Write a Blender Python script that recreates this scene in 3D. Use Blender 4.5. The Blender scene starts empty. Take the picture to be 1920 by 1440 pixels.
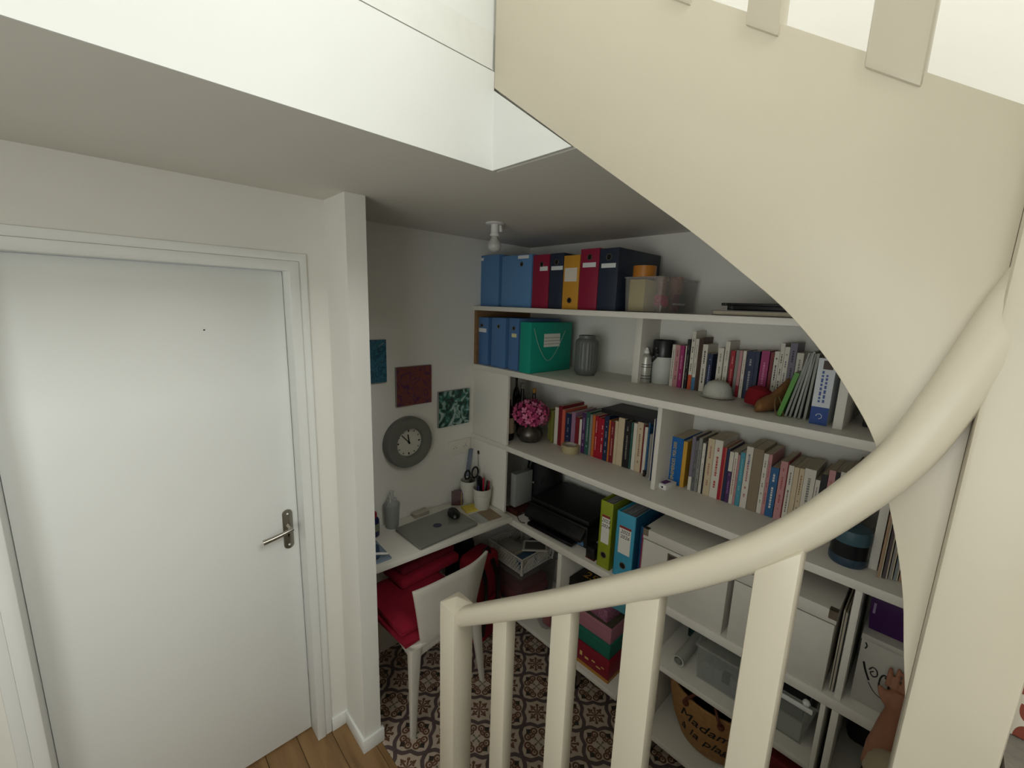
import bpy, bmesh, math, random
from mathutils import Vector, Matrix
random.seed(7)
PI = math.pi
S = bpy.context.scene
COL = S.collection
# ------------------------------------------------------------------ camera
F_PX = 790.8                                   # focal length in pixels of the 1920 x 1440 frame
YAW, PITCH, ROLL = math.radians(46.224), math.radians(10.606), math.radians(1.913)
CAM = Vector((0.0, 0.0, 1.95))
fw = Vector((math.cos(YAW)*math.cos(PITCH), math.sin(YAW)*math.cos(PITCH), -math.sin(PITCH)))
r0 = Vector((math.sin(YAW), -math.cos(YAW), 0)); u0 = r0.cross(fw)
rt = math.cos(ROLL)*r0 + math.sin(ROLL)*u0
up = -math.sin(ROLL)*r0 + math.cos(ROLL)*u0
cd = bpy.data.cameras.new('camera'); cam = bpy.data.objects.new('camera', cd); COL.objects.link(cam)
cd.sensor_width = 36; cd.lens = F_PX/1920*36; cd.clip_start = .02
cam.matrix_world = Matrix(((rt.x, up.x, -fw.x, CAM.x), (rt.y, up.y, -fw.y, CAM.y), (rt.z, up.z, -fw.z, CAM.z), (0, 0, 0, 1)))
S.camera = cam
# ------------------------------------------------------------------ world, daylight, fill light, exposure
w = bpy.data.worlds.new('world'); S.world = w; w.use_nodes = True
w.node_tree.nodes['Background'].inputs[0].default_value = (.9, .96, 1, 1)
w.node_tree.nodes['Background'].inputs[1].default_value = 1.0
ld = bpy.data.lights.new('window_daylight', 'AREA'); ld.shape = 'RECTANGLE'
WX0, WX1, WZ0, WZ1, WY = .05, 1.60, 3.35, 4.75, -1.75      # the landing window
ld.size = WX1-WX0; ld.size_y = WZ1-WZ0; ld.energy = 86; ld.color = (.985, 1, .98)
lo = bpy.data.objects.new('window_daylight', ld); COL.objects.link(lo)
lo.location = ((WX0+WX1)/2, WY-.06, (WZ0+WZ1)/2); lo.rotation_euler = (math.radians(90), 0, 0)
HY0, HY1, HZ0, HZ1 = -.75, .75, 1.0, 2.1                        # invented wall opening for the nook fill light
l2 = bpy.data.lights.new('nook_fill_light', 'AREA'); l2.shape = 'RECTANGLE'; l2.size = HZ1-HZ0; l2.size_y = HY1-HY0; l2.energy = 15.5; l2.color = (.97, 1, .97)  # added area light, unseen, brightens the nook and shelf fronts
lo2 = bpy.data.objects.new('nook_fill_light', l2); COL.objects.link(lo2)
lo2.location = (-1.28, (HY0+HY1)/2, (HZ0+HZ1)/2); lo2.rotation_euler = (0, math.radians(-90), 0)
S.view_settings.view_transform = 'Standard'; S.view_settings.look = 'None'
S.view_settings.gamma = 1; S.view_settings.use_curve_mapping = False
S.view_settings.exposure = 0.0

# ------------------------------------------------------------------ helpers
def ray(px, py):
    return (rt*(px-960) - up*(py-720) + fw*F_PX).normalized()
def hit(px, py, ax, v):
    d = ray(px, py); return CAM + d*((v-CAM[ax])/d[ax])
def HX(px, py, v): return hit(px, py, 0, v)
def HY(px, py, v): return hit(px, py, 1, v)
def HZ(px, py, v): return hit(px, py, 2, v)
def pix(p):
    q = Vector(p)-CAM; k = q.dot(fw); return 960+F_PX*q.dot(rt)/k, 720-F_PX*q.dot(up)/k
def y_at(px, x, z):                            # the y on the line (x, *, z) that stands at column px
    a, b = -.6, 2.4
    for _ in range(40):
        m = (a+b)/2
        if pix((x, m, z))[0] > px: a = m
        else: b = m
    return (a+b)/2
def lin(c): return c/12.92 if c <= .04045 else ((c+.055)/1.055)**2.4
def rgb(h):
    if not isinstance(h, str): return tuple(h)
    h = h.lstrip('#'); return tuple(lin(int(h[i:i+2], 16)/255) for i in (0, 2, 4))

class NT:                                      # small node-expression helper
    def __init__(s, m): s.t = m.node_tree; s.n = s.t.nodes; s.l = s.t.links
    def val(s, sock, v):
        if isinstance(v, (int, float)): sock.default_value = v
        elif isinstance(v, tuple): sock.default_value = v if len(v) == len(sock.default_value) else v+(1,)
        else: s.l.new(v, sock)
    def m(s, op, a, b=None, c=None):
        n = s.n.new('ShaderNodeMath'); n.operation = op
        for i, v in enumerate((a, b, c)):
            if v is not None: s.val(n.inputs[i], v)
        return n.outputs[0]
    def mix(s, f, a, b):
        n = s.n.new('ShaderNodeMix'); n.data_type = 'RGBA'
        s.val(n.inputs[0], f); s.val(n.inputs[6], a); s.val(n.inputs[7], b); return n.outputs[2]
    def obj(s): return s.n.new('ShaderNodeTexCoord').outputs['Object']
    def sep(s, v):
        n = s.n.new('ShaderNodeSeparateXYZ'); s.l.new(v, n.inputs[0]); return n.outputs
    def noise(s, sc, det=3, vec=None, dist=0):
        n = s.n.new('ShaderNodeTexNoise'); n.inputs['Scale'].default_value = sc; n.inputs['Detail'].default_value = det
        n.inputs['Distortion'].default_value = dist
        s.l.new(vec if vec is not None else s.obj(), n.inputs['Vector']); return n.outputs
    def ramp(s, f, stops):
        n = s.n.new('ShaderNodeValToRGB'); e = n.color_ramp.elements
        while len(e) < len(stops): e.new(.5)
        for k, (p, c) in zip(e, stops): k.position = p; k.color = (*rgb(c), 1)
        s.l.new(f, n.inputs[0]); return n.outputs[0]

MATS = {}
def M(name, col=None, rough=.5, metal=0, vary=.05, scale=25, bump=0, trans=0, coat=0, alpha=1, ior=1.45):
    if name in MATS: return MATS[name]
    m = bpy.data.materials.new(name); m.use_nodes = True; MATS[name] = m
    t = NT(m); b = t.n['Principled BSDF']; c = rgb(col)
    nz = t.noise(scale, 3)
    lo_ = tuple(max(0, k*(1-vary)) for k in c); hi = tuple(min(1, k*(1+vary)) for k in c)
    t.l.new(t.mix(nz[0], lo_, hi), b.inputs['Base Color'])
    b.inputs['Roughness'].default_value = rough; b.inputs['Metallic'].default_value = metal
    b.inputs['Transmission Weight'].default_value = trans; b.inputs['Coat Weight'].default_value = coat
    b.inputs['IOR'].default_value = ior; b.inputs['Alpha'].default_value = alpha
    if bump:
        bn = t.n.new('ShaderNodeBump'); bn.inputs['Strength'].default_value = bump; bn.inputs['Distance'].default_value = .002
        nb = t.noise(scale*8, 4); t.l.new(nb[0], bn.inputs['Height']); t.l.new(bn.outputs[0], b.inputs['Normal'])
    return m
def C(h, rough=.55): return M('paint '+h, h, rough)

class MB:                                      # collects shapes into ONE mesh
    def __init__(s): s.v = []; s.f = []
    def add(s, vs, fs, mat=None):
        k = len(s.v); s.v += [Vector(p) if mat is None else mat @ Vector(p) for p in vs]
        s.f += [tuple(i+k for i in f) for f in fs]; return s
    def box(s, x0, y0, z0, x1, y1, z1, mat=None):
        return s.add([(x0, y0, z0), (x1, y0, z0), (x1, y1, z0), (x0, y1, z0), (x0, y0, z1), (x1, y0, z1), (x1, y1, z1), (x0, y1, z1)],
            [(0, 3, 2, 1), (4, 5, 6, 7), (0, 1, 5, 4), (1, 2, 6, 5), (2, 3, 7, 6), (3, 0, 4, 7)], mat)
    def prism(s, pts, a, b, ax=0, mat=None):    # outline in the other two axes, extruded a..b along ax
        n = len(pts); put = {0: lambda p, h: (h, p[0], p[1]), 1: lambda p, h: (p[0], h, p[1]), 2: lambda p, h: (p[0], p[1], h)}[ax]
        return s.add([put(p, a) for p in pts]+[put(p, b) for p in pts],
            [tuple(range(n))[::-1], tuple(range(n, 2*n))]+[(i, (i+1) % n, n+(i+1) % n, n+i) for i in range(n)], mat)
    def lathe(s, prof, n=24, mat=None, cap=True, sx=1, sy=1):
        vs = []; fs = []; k = len(prof)
        for i in range(n):
            a = 2*PI*i/n
            vs += [(r*math.cos(a)*sx, r*math.sin(a)*sy, z) for r, z in prof]
        for i in range(n):
            j = (i+1) % n
            fs += [(i*k+q, j*k+q, j*k+q+1, i*k+q+1) for q in range(k-1)]
        if cap:
            fs.append(tuple(i*k for i in range(n))[::-1]); fs.append(tuple(i*k+k-1 for i in range(n)))
        return s.add(vs, fs, mat)
    def sweep(s, pts, sec, upv=(0, 0, 1), closed=False, scales=None, mat=None):   # section (a,b) swept along points
        P = [Vector(p) for p in pts]; n = len(P); k = len(sec); vs = []; fs = []; U0 = Vector(upv)
        for i in range(n):
            t = (P[(i+1) % n]-P[i-1]) if closed else (P[min(i+1, n-1)]-P[max(i-1, 0)])
            t.normalize(); a = t.cross(U0)
            if a.length < 1e-4: a = t.cross(Vector((1, 0, 0)))
            a.normalize(); b = a.cross(t); q = scales[i] if scales else 1
            vs += [P[i]+a*(p[0]*q)+b*(p[1]*q) for p in sec]
        for i in range(n if closed else n-1):
            j = (i+1) % n
            fs += [(i*k+q, i*k+(q+1) % k, j*k+(q+1) % k, j*k+q) for q in range(k)]
        if not closed: fs += [tuple(range(k))[::-1], tuple((n-1)*k+q for q in range(k))]
        return s.add(vs, fs, mat)
    def tube(s, pts, r, n=8, closed=False, scales=None, mat=None, upv=(0, 0, 1)):
        return s.sweep(pts, [(r*math.cos(2*PI*i/n), r*math.sin(2*PI*i/n)) for i in range(n)], upv, closed, scales, mat)
    def ball(s, c, r, n=10, sz=1, mat=None):
        k = n//2; pr = [(max(1e-4, math.sin(PI*i/k))*r, -math.cos(PI*i/k)*r*sz) for i in range(k+1)]
        T = Matrix.Translation(c); return s.lathe(pr, n, T if mat is None else mat @ T)
    def mesh(s, name, bevel=0, seg=2, smooth=True):
        me = bpy.data.meshes.new(name); bm = bmesh.new()
        vv = [bm.verts.new(p) for p in s.v]
        for f in s.f:
            try: bm.faces.new([vv[i] for i in f])
            except ValueError: pass
        bmesh.ops.recalc_face_normals(bm, faces=bm.faces)
        if bevel:
            ed = [e for e in bm.edges if len(e.link_faces) == 2 and e.calc_face_angle() > .5]
            bmesh.ops.bevel(bm, geom=ed, offset=bevel, segments=seg, profile=.5, affect='EDGES', clamp_overlap=True)
        bm.to_mesh(me); bm.free()
        if smooth:
            me.polygons.foreach_set('use_smooth', [True]*len(me.polygons)); me.set_sharp_from_angle(angle=math.radians(38))
        return me
    def build(s, name, mat, parent=None, bevel=0, seg=2, smooth=True, loc=None):
        return link(name, s.mesh(name, bevel, seg, smooth), mat, parent, loc)
def link(name, me, mat, parent=None, loc=None):
    o = bpy.data.objects.new(name, me); COL.objects.link(o)
    if mat is not None and not me.materials: me.materials.append(mat)
    if parent is not None: o.parent = parent
    if loc is not None: o.location = loc
    return o
def box(name, mat, a, b, parent=None, bevel=0, seg=2):
    lo_ = [min(p, q) for p, q in zip(a, b)]; hi = [max(p, q) for p, q in zip(a, b)]
    return MB().box(*lo_, *hi).build(name, mat, parent, bevel, seg)
def tag(o, label=None, cat=None, group=None, kind=None):
    for k, v in (('label', label), ('category', cat), ('group', group), ('kind', kind)):
        if v: o[k] = v
    return o
def thing(name, label, cat, loc=(0, 0, 0), rz=0, group=None, rot=None):
    o = bpy.data.objects.new(name, None); COL.objects.link(o); o.empty_display_size = .05
    o.location = loc; o.rotation_euler = rot if rot else (0, 0, rz)
    return tag(o, label, cat, group)
def struct(o, label, cat='structure'): return tag(o, label, cat, None, 'structure')
def text(name, body, size, mat, parent, m, align='CENTER', extrude=.0003, sx=1, shear=0):
    cu = bpy.data.curves.new(name, 'FONT'); cu.body = body; cu.size = size; cu.align_x = align; cu.align_y = 'CENTER'
    cu.extrude = extrude; cu.shear = shear; cu.resolution_u = 3
    o = bpy.data.objects.new(name, cu); COL.objects.link(o)
    dg = bpy.context.evaluated_depsgraph_get(); me = bpy.data.meshes.new_from_object(o.evaluated_get(dg))
    bpy.data.objects.remove(o); bpy.data.curves.remove(cu); me.name = name
    me.transform(m @ Matrix.Scale(sx, 4, (1, 0, 0)))
    me.materials.clear(); return link(name, me, mat, parent)
def frame(o, x, y):                            # matrix whose columns are given right / up directions, normal = x cross y
    x = Vector(x).normalized(); y = Vector(y).normalized(); z = x.cross(y); o = Vector(o)
    return Matrix(((x.x, y.x, z.x, o.x), (x.y, y.y, z.y, o.y), (x.z, y.z, z.z, o.z), (0, 0, 0, 1)))
def rrect(w, h, r, n=4):
    p = []
    for cx, cy, a0 in ((w/2-r, h/2-r, 0), (-w/2+r, h/2-r, 90), (-w/2+r, -h/2+r, 180), (w/2-r, -h/2+r, 270)):
        p += [(cx+r*math.cos(math.radians(a0+90*i/n)), cy+r*math.sin(math.radians(a0+90*i/n))) for i in range(n+1)]
    return p
def smooth_path(P, n=8):                       # Catmull-Rom
    P = [Vector(p) for p in P]; out = []
    for i in range(len(P)-1):
        a, b, c, d = P[max(i-1, 0)], P[i], P[i+1], P[min(i+2, len(P)-1)]
        for k in range(n):
            t = k/n
            out.append(.5*((2*b)+(c-a)*t+(2*a-5*b+4*c-d)*t*t+(3*b-a-3*c+d)*t**3))
    return out+[P[-1]]
ORD = ['', 'first', 'second', 'third', 'fourth', 'fifth', 'sixth', 'seventh', 'eighth', 'ninth', 'tenth', 'eleventh', 'twelfth',
       'thirteenth', 'fourteenth', 'fifteenth', 'sixteenth', 'seventeenth', 'eighteenth', 'nineteenth', 'twentieth']
def ordinal(i): return ORD[i] if i < 20 else ('twentieth' if i == 20 else ('twenty-'+ORD[i-20] if i < 30 else ('thirtieth' if i == 30 else 'thirty-'+ORD[i-30])))

# ------------------------------------------------------------------ shared materials
WALL = M('white wall paint', '#e8e6de', .75, vary=.02, scale=3, bump=.12)
CEIL = M('white ceiling paint', '#dedad0', .85, vary=.03, scale=2, bump=.1)
FASC = M('fresh white fascia paint', '#e6e8e4', .6, vary=.015, scale=4)
DOORW = M('satin white door paint', '#ebece8', .35, vary=.02, scale=2)
CREAM = M('cream gloss stair paint', '#d3cab6', .32, vary=.03, scale=3)
SHELF = M('white melamine board', '#e3dfd4', .42, vary=.03, scale=5)
WHITE = M('plain white plastic', '#e8e8e4', .4)
PAPER = M('paper page edges', '#c9bda4', .8, vary=.15, scale=60)
BLACK = M('black plastic', '#0b0b0c', .4, vary=.2)
DARK = M('dark grey plastic', '#2a2b2d', .5)
CHROME = M('brushed nickel', '#a5a198', .28, 1, vary=.1)
INK = M('black ink', '#141414', .6)
# ------------------------------------------------------------------ room shell
CZ = 2.31; BX = 2.0; CY = 1.96; DY = 1.70
fl = struct(MB().box(-1.3, -1.9, -.12, 2.1, 2.1, -.012).build('floor', M('floor screed', '#6b6258', .9)), 'floor of the hall and the nook', 'floor')
def wood():
    m = bpy.data.materials.new('oak laminate'); m.use_nodes = True; t = NT(m); b = t.n['Principled BSDF']
    sx = t.sep(t.obj()); cb = t.n.new('ShaderNodeCombineXYZ')
    t.l.new(t.m('MULTIPLY', sx[0], 22), cb.inputs[0]); t.l.new(t.m('MULTIPLY', sx[1], 2.2), cb.inputs[1])
    oi = t.n.new('ShaderNodeObjectInfo'); t.l.new(t.m('MULTIPLY', oi.outputs['Random'], 40), cb.inputs[2])
    nz = t.noise(1, 5, cb.outputs[0], .6)
    c = t.ramp(nz[0], [(.25, '#6c5032'), (.5, '#866641'), (.75, '#9a7a50')])
    t.l.new(c, b.inputs['Base Color']); b.inputs['Roughness'].default_value = .4; return m
OAK = wood()
pw = .125; x = -1.2; k = 0
while x < .70:
    for (ya, yb) in ((-1.7, -.3+.25*(k % 3)), (-.3+.25*(k % 3), .95+.22*(k % 2)), (.95+.22*(k % 2), 1.83)):
        box('plank', OAK, (x+.0008, ya+.0008, -.012), (min(x+pw, .70)-.0008, yb-.0008, 0), fl, .001, 1)
    x += pw; k += 1
# patterned cement tiles, 20 x 20 cm
def tile_mat():
    m = bpy.data.materials.new('patterned cement tile'); m.use_nodes = True; t = NT(m); b = t.n['Principled BSDF']
    o = t.sep(t.obj()); au = t.m('ABSOLUTE', o[0]); av = t.m('ABSOLUTE', o[1])
    a = t.m('MAXIMUM', au, av); d = t.m('MINIMUM', au, av)
    wob = t.noise(60, 2)[0]
    cream, brown, mauve, black, grn = rgb('#c9b9a2'), rgb('#633c28'), rgb('#524447'), rgb('#0e0a09'), rgb('#6b6b58')
    base = t.mix(t.noise(30, 4)[0], rgb('#b8a592'), rgb('#d6c6b4'))
    def ring(cx, cy, r, th):
        dx = t.m('SUBTRACT', a, cx); dy = t.m('SUBTRACT', d, cy)
        q = t.m('SQRT', t.m('ADD', t.m('MULTIPLY', dx, dx), t.m('MULTIPLY', dy, dy)))
        return t.m('LESS_THAN', t.m('ABSOLUTE', t.m('SUBTRACT', q, r)), th)
    def disc(cx, cy, r): return ring(cx, cy, 0, r)
    def diamond(cx, cy, r):
        q = t.m('ADD', t.m('POWER', t.m('ABSOLUTE', t.m('SUBTRACT', a, cx)), .8), t.m('POWER', t.m('ABSOLUTE', t.m('SUBTRACT', d, cy)), .8))
        return t.m('LESS_THAN', q, r**.8)
    # scalloped frame round the flower
    s_ = t.m('MULTIPLY', t.m('ADD', a, d), .7071); tt = t.m('MULTIPLY', t.m('SUBTRACT', a, d), .7071)
    q = t.m('ABSOLUTE', t.m('SUBTRACT', 1, t.m('MULTIPLY', tt, 2/.0707)))
    s0 = t.m('ADD', .0600, t.m('MULTIPLY', t.m('POWER', q, 1.5), .0112))
    ds = t.m('SUBTRACT', s_, s0)
    band = t.m('LESS_THAN', t.m('ABSOLUTE', t.m('SUBTRACT', ds, 0)), .0092)
    outside = t.m('GREATER_THAN', ds, .0092)
    # flower: eight-armed snowflake
    r = t.m('SQRT', t.m('ADD', t.m('MULTIPLY', a, a), t.m('MULTIPLY', d, d))); th = t.m('ARCTAN2', d, a)
    arm = t.m('ABSOLUTE', t.m('COSINE', t.m('MULTIPLY', th, 4)))
    petals = t.m('LESS_THAN', r, t.m('MULTIPLY', t.m('POWER', arm, 1.4), .036))
    tips = t.m('MAXIMUM', disc(.036, 0, .0078), disc(.0262, .0262, .0075))
    t2 = t.m('MAXIMUM', disc(.028, .0095, .0048), disc(.0455, 0, .0035))
    flower = t.m('MAXIMUM', t.m('MAXIMUM', petals, tips), t2)
    col = t.mix(flower, base, brown)
    col = t.mix(band, col, mauve)
    scroll = t.m('MAXIMUM', ring(.0795, .053, .0125, .0042), ring(.0965, .0640, .0060, .0036))
    scroll = t.m('MAXIMUM', scroll, disc(.0805, .0545, .0050))
    scroll = t.m('MULTIPLY', scroll, outside)
    col = t.mix(scroll, col, brown)
    col = t.mix(t.m('MULTIPLY', diamond(.1, .037, .0165), outside), col, black)
    cross = t.m('MAXIMUM', t.m('MULTIPLY', t.m('GREATER_THAN', a, .0978), t.m('GREATER_THAN', d, .080)), disc(.1, .0815, .0052))
    col = t.mix(cross, col, grn)
    col = t.mix(t.m('MULTIPLY', wob, .25), col, rgb('#8d8072'))
    t.l.new(col, b.inputs['Base Color']); b.inputs['Roughness'].default_value = .38
    return m
TILE = tile_mat()
tm = MB().box(-.0997, -.0997, -.012, .0997, .0997, 0).mesh('tile', .0006, 1); tm.materials.append(TILE)
tc = MB().box(-.025, -.0997, -.012, .0997, .0997, 0).mesh('tile_cut', .0006, 1); tc.materials.append(TILE)
for i in range(7):
    for j in range(11):
        link('tile', tc if i == 0 else tm, None, fl, (.725+.2*i, -.073+.2*j, 0))
# walls
def wall(name, label, *boxes, mat=WALL):
    m = MB()
    for b in boxes: m.box(*b)
    return struct(m.build(name, mat), label, 'wall')
wall('wall_back', 'white wall behind the bookshelves', (BX, -1.9, 0, BX+.1, CY+.1, 5.1))
wall('wall_clock', 'white end wall of the nook that carries the clock and canvases', (.63, CY, 0, BX, CY+.1, CZ))
wall('wall_pillar', 'white stub wall between the door and the nook', (.628, 1.51, 0, .702, CY, CZ))
wall('wall_door', 'white wall around the door', (-1.3, DY, 0, -.30, DY+.12, CZ), (.527, DY, 0, .628, DY+.12, CZ), (-.2995, DY, 2.081, .527, DY+.12, CZ))
wall('wall_left', 'white wall at the left of the hall with an added window opening', (-1.3, -1.9, 0, -1.2, HY0, 5.1), (-1.3, HY1, 0, -1.2, DY, 5.1), (-1.3, HY0, 0, -1.2, HY1, HZ0), (-1.3, HY0, HZ1, -1.2, HY1, 5.1))
wm = MB()
for yy in (HY0, (HY0+HY1)/2-.025, HY1-.05): wm.box(-1.27, yy, HZ0, -1.23, yy+.05, HZ1)
wm.box(-1.27, HY0, HZ0, -1.23, HY1, HZ0+.05).box(-1.27, HY0, HZ1-.05, -1.23, HY1, HZ1)
struct(wm.build('fill_window_frame', DOORW), 'white frame of the added window by the fill light', 'window')  # frame of the added, unseen opening in front of the fill light
wall('wall_window', 'white stairwell wall with the landing window', (-1.2, WY-.12, 0, BX, WY, WZ0), (-1.2, WY-.12, WZ1, BX, WY, 5.0),
     (-1.2, WY-.12, WZ0, WX0, WY, WZ1), (WX1, WY-.12, WZ0, BX, WY, WZ1))
wall('wall_upper', 'white upper wall above the stairwell edge', (-1.2, .956, 2.552, BX, 1.06, 5.0), mat=FASC)
wall('wall_nook', 'white wall closing the nook under the stairs', (.86, -1.0, 0, BX, -.94, 1.55))
struct(MB().box(-1.3, -1.9, 5.0, 2.1, 1.1, 5.1).build('ceiling_stairwell', CEIL), 'white ceiling high above the stairwell', 'ceiling')
ce = struct(MB().box(-1.2, .951, CZ, BX, CY, 2.545).box(.826, .67, CZ, BX, .951, 2.545).build('ceiling', CEIL), 'white ceiling over hall and nook', 'ceiling')
struct(MB().box(-1.2, .947, CZ-.001, .806, .951, 2.55).prism([(.947, CZ-.001), (.672, CZ-.001), (.947, 2.506)], .806, .812, 0).build('trim_1', FASC), 'bright white fascia along the stairwell edge', 'trim')
struct(MB().box(-1.2, .952, 2.556, .803, .956, 2.64).build('trim_2', M('white skirting paint', '#e4e5e0', .55)), 'white skirting strip above the fascia crack', 'trim')
# window
wn = MB()
for a in (WX0, (WX0+WX1)/2-.03, WX1-.06): wn.box(a, WY-.09, WZ0, a+.06, WY-.04, WZ1)
wn.box(WX0, WY-.09, WZ0, WX1, WY-.04, WZ0+.06).box(WX0, WY-.09, WZ1-.06, WX1, WY-.04, WZ1)
struct(wn.build('window_1', DOORW), 'white landing window frame', 'window')
# soffit and steps belong to the staircase (below)
# baseboards
BBM = DOORW
struct(box('baseboard_door', BBM, (.555, DY-.012, 0), (.6278, DY-.0002, .065), bevel=.002), 'white skirting between door frame and stub wall', 'baseboard')
struct(MB().prism([(.616, 1.498), (.714, 1.498), (.714, 1.52), (.7022, 1.52), (.7022, 1.5098), (.6278, 1.5098), (.6278, DY-.0122), (.616, DY-.0122)], 0, .065, 2).build('baseboard_pillar', BBM, None, .002),
       'white skirting round the foot of the stub wall', 'baseboard')
# ------------------------------------------------------------------ door
dr = thing('door_1', 'plain white flush door with nickel handle', 'door', (.49, 1.77, 0)); dr['kind'] = 'structure'
box('door_leaf', DOORW, (-.752, 0, .008), (-.001, .04, 2.043), dr, .002)
def ushape(x0, x1, z1, w): return [(x0-w, 0), (x0, 0), (x0, z1), (x1, z1), (x1, 0), (x1+w, 0), (x1+w, z1+w), (x0-w, z1+w)]
MB().prism(ushape(-.753, .0005, 2.045, .0345), -.082, .06, 1).build('frame', DOORW, dr, .003)
MB().prism(ushape(-.788, .0355, 2.080, .028), -.077, -.0705, 1).build('casing', DOORW, dr, .002)
hp = thing_handle = MB().prism([(p[0], p[1]) for p in rrect(.038, .172, .0185, 6)], 0, .006, 1).build('handle_plate', CHROME, dr, .0015, loc=(-.041, -.006, 1.017))
MB().tube([(0, 0, .016), (0, -.045, .016)], .008, 12).tube(smooth_path([(.006, -.047, .019), (-.02, -.049, .014), (-.06, -.049, .006), (-.102, -.047, -.001)], 4), .0095, 12,
    scales=[.75+.35*i/12 for i in range(13)]).build('lever', CHROME, hp)
for z, n in ((.068, 'screw'), (-.068, 'screw')): MB().lathe([(.0001, -.0015), (.004, -.001), (.004, .001)], 10, Matrix.Translation((0, -.0006, z)) @ Matrix.Rotation(-PI/2, 4, 'X')).build(n, WHITE, hp)
MB().tube([(0, -.0008, -.022), (0, -.0002, -.022)], .0045, 12).box(-.0022, -.0008, -.034, .0022, -.0002, -.022).build('keyhole', BLACK, hp)
MB().lathe([(.0001, 0), (.003, .001), (.003, .002)], 8, Matrix.Translation((-.255, -.001, 1.832)) @ Matrix.Rotation(-PI/2, 4, 'X')).build('nail', DARK, dr)

# ------------------------------------------------------------------ staircase
st = thing('staircase', 'cream painted winding staircase with handrail, balusters and curved side panel', 'staircase')
XS = .805
arch = [(.674, 2.313), (.512, 2.196), (.379, 2.10), (.276, 2.019), (.203, 1.958), (.144, 1.894), (.102, 1.837), (.06, 1.766), (.031, 1.677), (.009, 1.601), (-.005, 1.539), (-.016, 1.47), (-.0298, 1.39)]
ar = [(p.x, p.y) for p in smooth_path([(a, b, 0) for a, b in arch], 4)]
MB().prism([(.946, 2.512)]+ar+[(-.0298, 2.187), (.946, 2.87)], XS, XS+.03, 0).build('upper_string', CREAM, st, .0015)
MB().box(.762, -.122, 0, .852, -.030, 3.1).build('newel_post', CREAM, st, .006)
# soffit under the upper flight
SOF = [(.668, 2.316), (.52, 2.262), (.40, 2.20), (.20, 2.05), (.05, 1.90), (-.10, 1.80), (-.94, 1.72)]
MB().prism(SOF+[(-.94, 1.80), (-.10, 1.88), (.05, 1.98), (.20, 2.13), (.40, 2.28), (.52, 2.36), (.668, 2.42)], .84, BX, 0).build('soffit', CEIL, st)
# treads and risers
TRE = M('grey stair carpet', '#837e75', .95, vary=.3, scale=90, bump=.6)
for i in range(5):
    y1 = .93-.24*i
    box('tread', TRE, (-.25, y1-.265, .2*(i+1)-.03), (.70, y1+.0, .2*(i+1)), st, .004)
    box('riser', CREAM, (-.25, y1-.02, .2*i), (.70, y1-.005, .2*(i+1)-.03), st)
box('tread', TRE, (-.25, -1.7, 1.17), (.30, -.30, 1.2), st); box('tread', TRE, (.28, -1.0, 1.345), (.90, -.13, 1.375), st)
def riser_mat():
    m = bpy.data.materials.new('red and white riser tile'); m.use_nodes = True; t = NT(m); b = t.n['Principled BSDF']
    o = t.sep(t.obj()); f = lambda v, p: t.m('SUBTRACT', t.m('FRACT', t.m('DIVIDE', v, p)), .5)
    u = f(o[1], .1); v = f(o[2], .1)
    r = t.m('SQRT', t.m('ADD', t.m('MULTIPLY', u, u), t.m('MULTIPLY', v, v))); th = t.m('ARCTAN2', v, u)
    pet = t.m('LESS_THAN', r, t.m('ADD', .27, t.m('MULTIPLY', t.m('COSINE', t.m('MULTIPLY', th, 4)), .2)))
    hole = t.m('LESS_THAN', t.m('ABSOLUTE', t.m('SUBTRACT', r, .2)), .03)
    msk = t.m('MULTIPLY', pet, t.m('SUBTRACT', 1, hole))
    col = t.mix(msk, rgb('#d9d2c2'), t.mix(t.noise(80, 3)[0], rgb('#6f2f22'), rgb('#a2513c')))
    t.l.new(col, b.inputs['Base Color']); b.inputs['Roughness'].default_value = .5; return m
RIS = riser_mat()
for i in range(4):
    for j in range(2): box('riser_tile', RIS, (.868, -.25-.2*i+.002, 1.376+.1*j), (.88, -.05-.2*i-.002, 1.474+.1*j), st, .001, 1)
for i in range(6): box('tread', TRE, (.84, -.05+.13*i, 2.12+.085*i), (1.99, .12+.13*i, 2.145+.085*i), st, .003)
# lower string, newel, rail, balusters
MB().prism([(.945, .09), (.945, .315), (-.029, 1.048), (-.029, .81)], .715, .755, 0).build('lower_string', CREAM, st, .002)
nx, ny, ns = .7275, .985, .039
MB().box(nx-ns, ny-ns, 0, nx+ns, ny+ns, .995).add([(nx-ns, ny-ns, .9951), (nx+ns, ny-ns, .9951), (nx+ns, ny+ns, .9951), (nx-ns, ny+ns, .9951), (nx, ny, 1.018)],
    [(0, 1, 4), (1, 2, 4), (2, 3, 4), (3, 0, 4)]).build('newel_post', CREAM, st, .004)
RC = [(.731, 868, 1155), (.738, 960, 1141), (.744, 1060, 1125), (.750, 1250, 1085), (.756, 1400, 1040), (.762, 1500, 996), (.768, 1600, 932), (.775, 1698, 853), (.782, 1780, 752), (.788, 1838, 672), (.796, 1905, 578), (.806, 1968, 500)]
rail = smooth_path([HX(px, py, xx) for xx, px, py in RC], 8)
sec = []
for i in range(20):
    a = 2*PI*i/20; cx, sy = math.cos(a), math.sin(a)
    sec.append((.029*math.copysign(abs(cx)**.75, cx), .0305*math.copysign(abs(sy)**.75, sy)))
MB().sweep(rail, sec, (1, 0, 0)).build('handrail', CREAM, st)
def rail_z(y):
    for a, b in zip(rail, rail[1:]):
        if b.y <= y <= a.y: return a.z+(b.z-a.z)*(y-a.y)/(b.y-a.y)
    return 1
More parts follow.
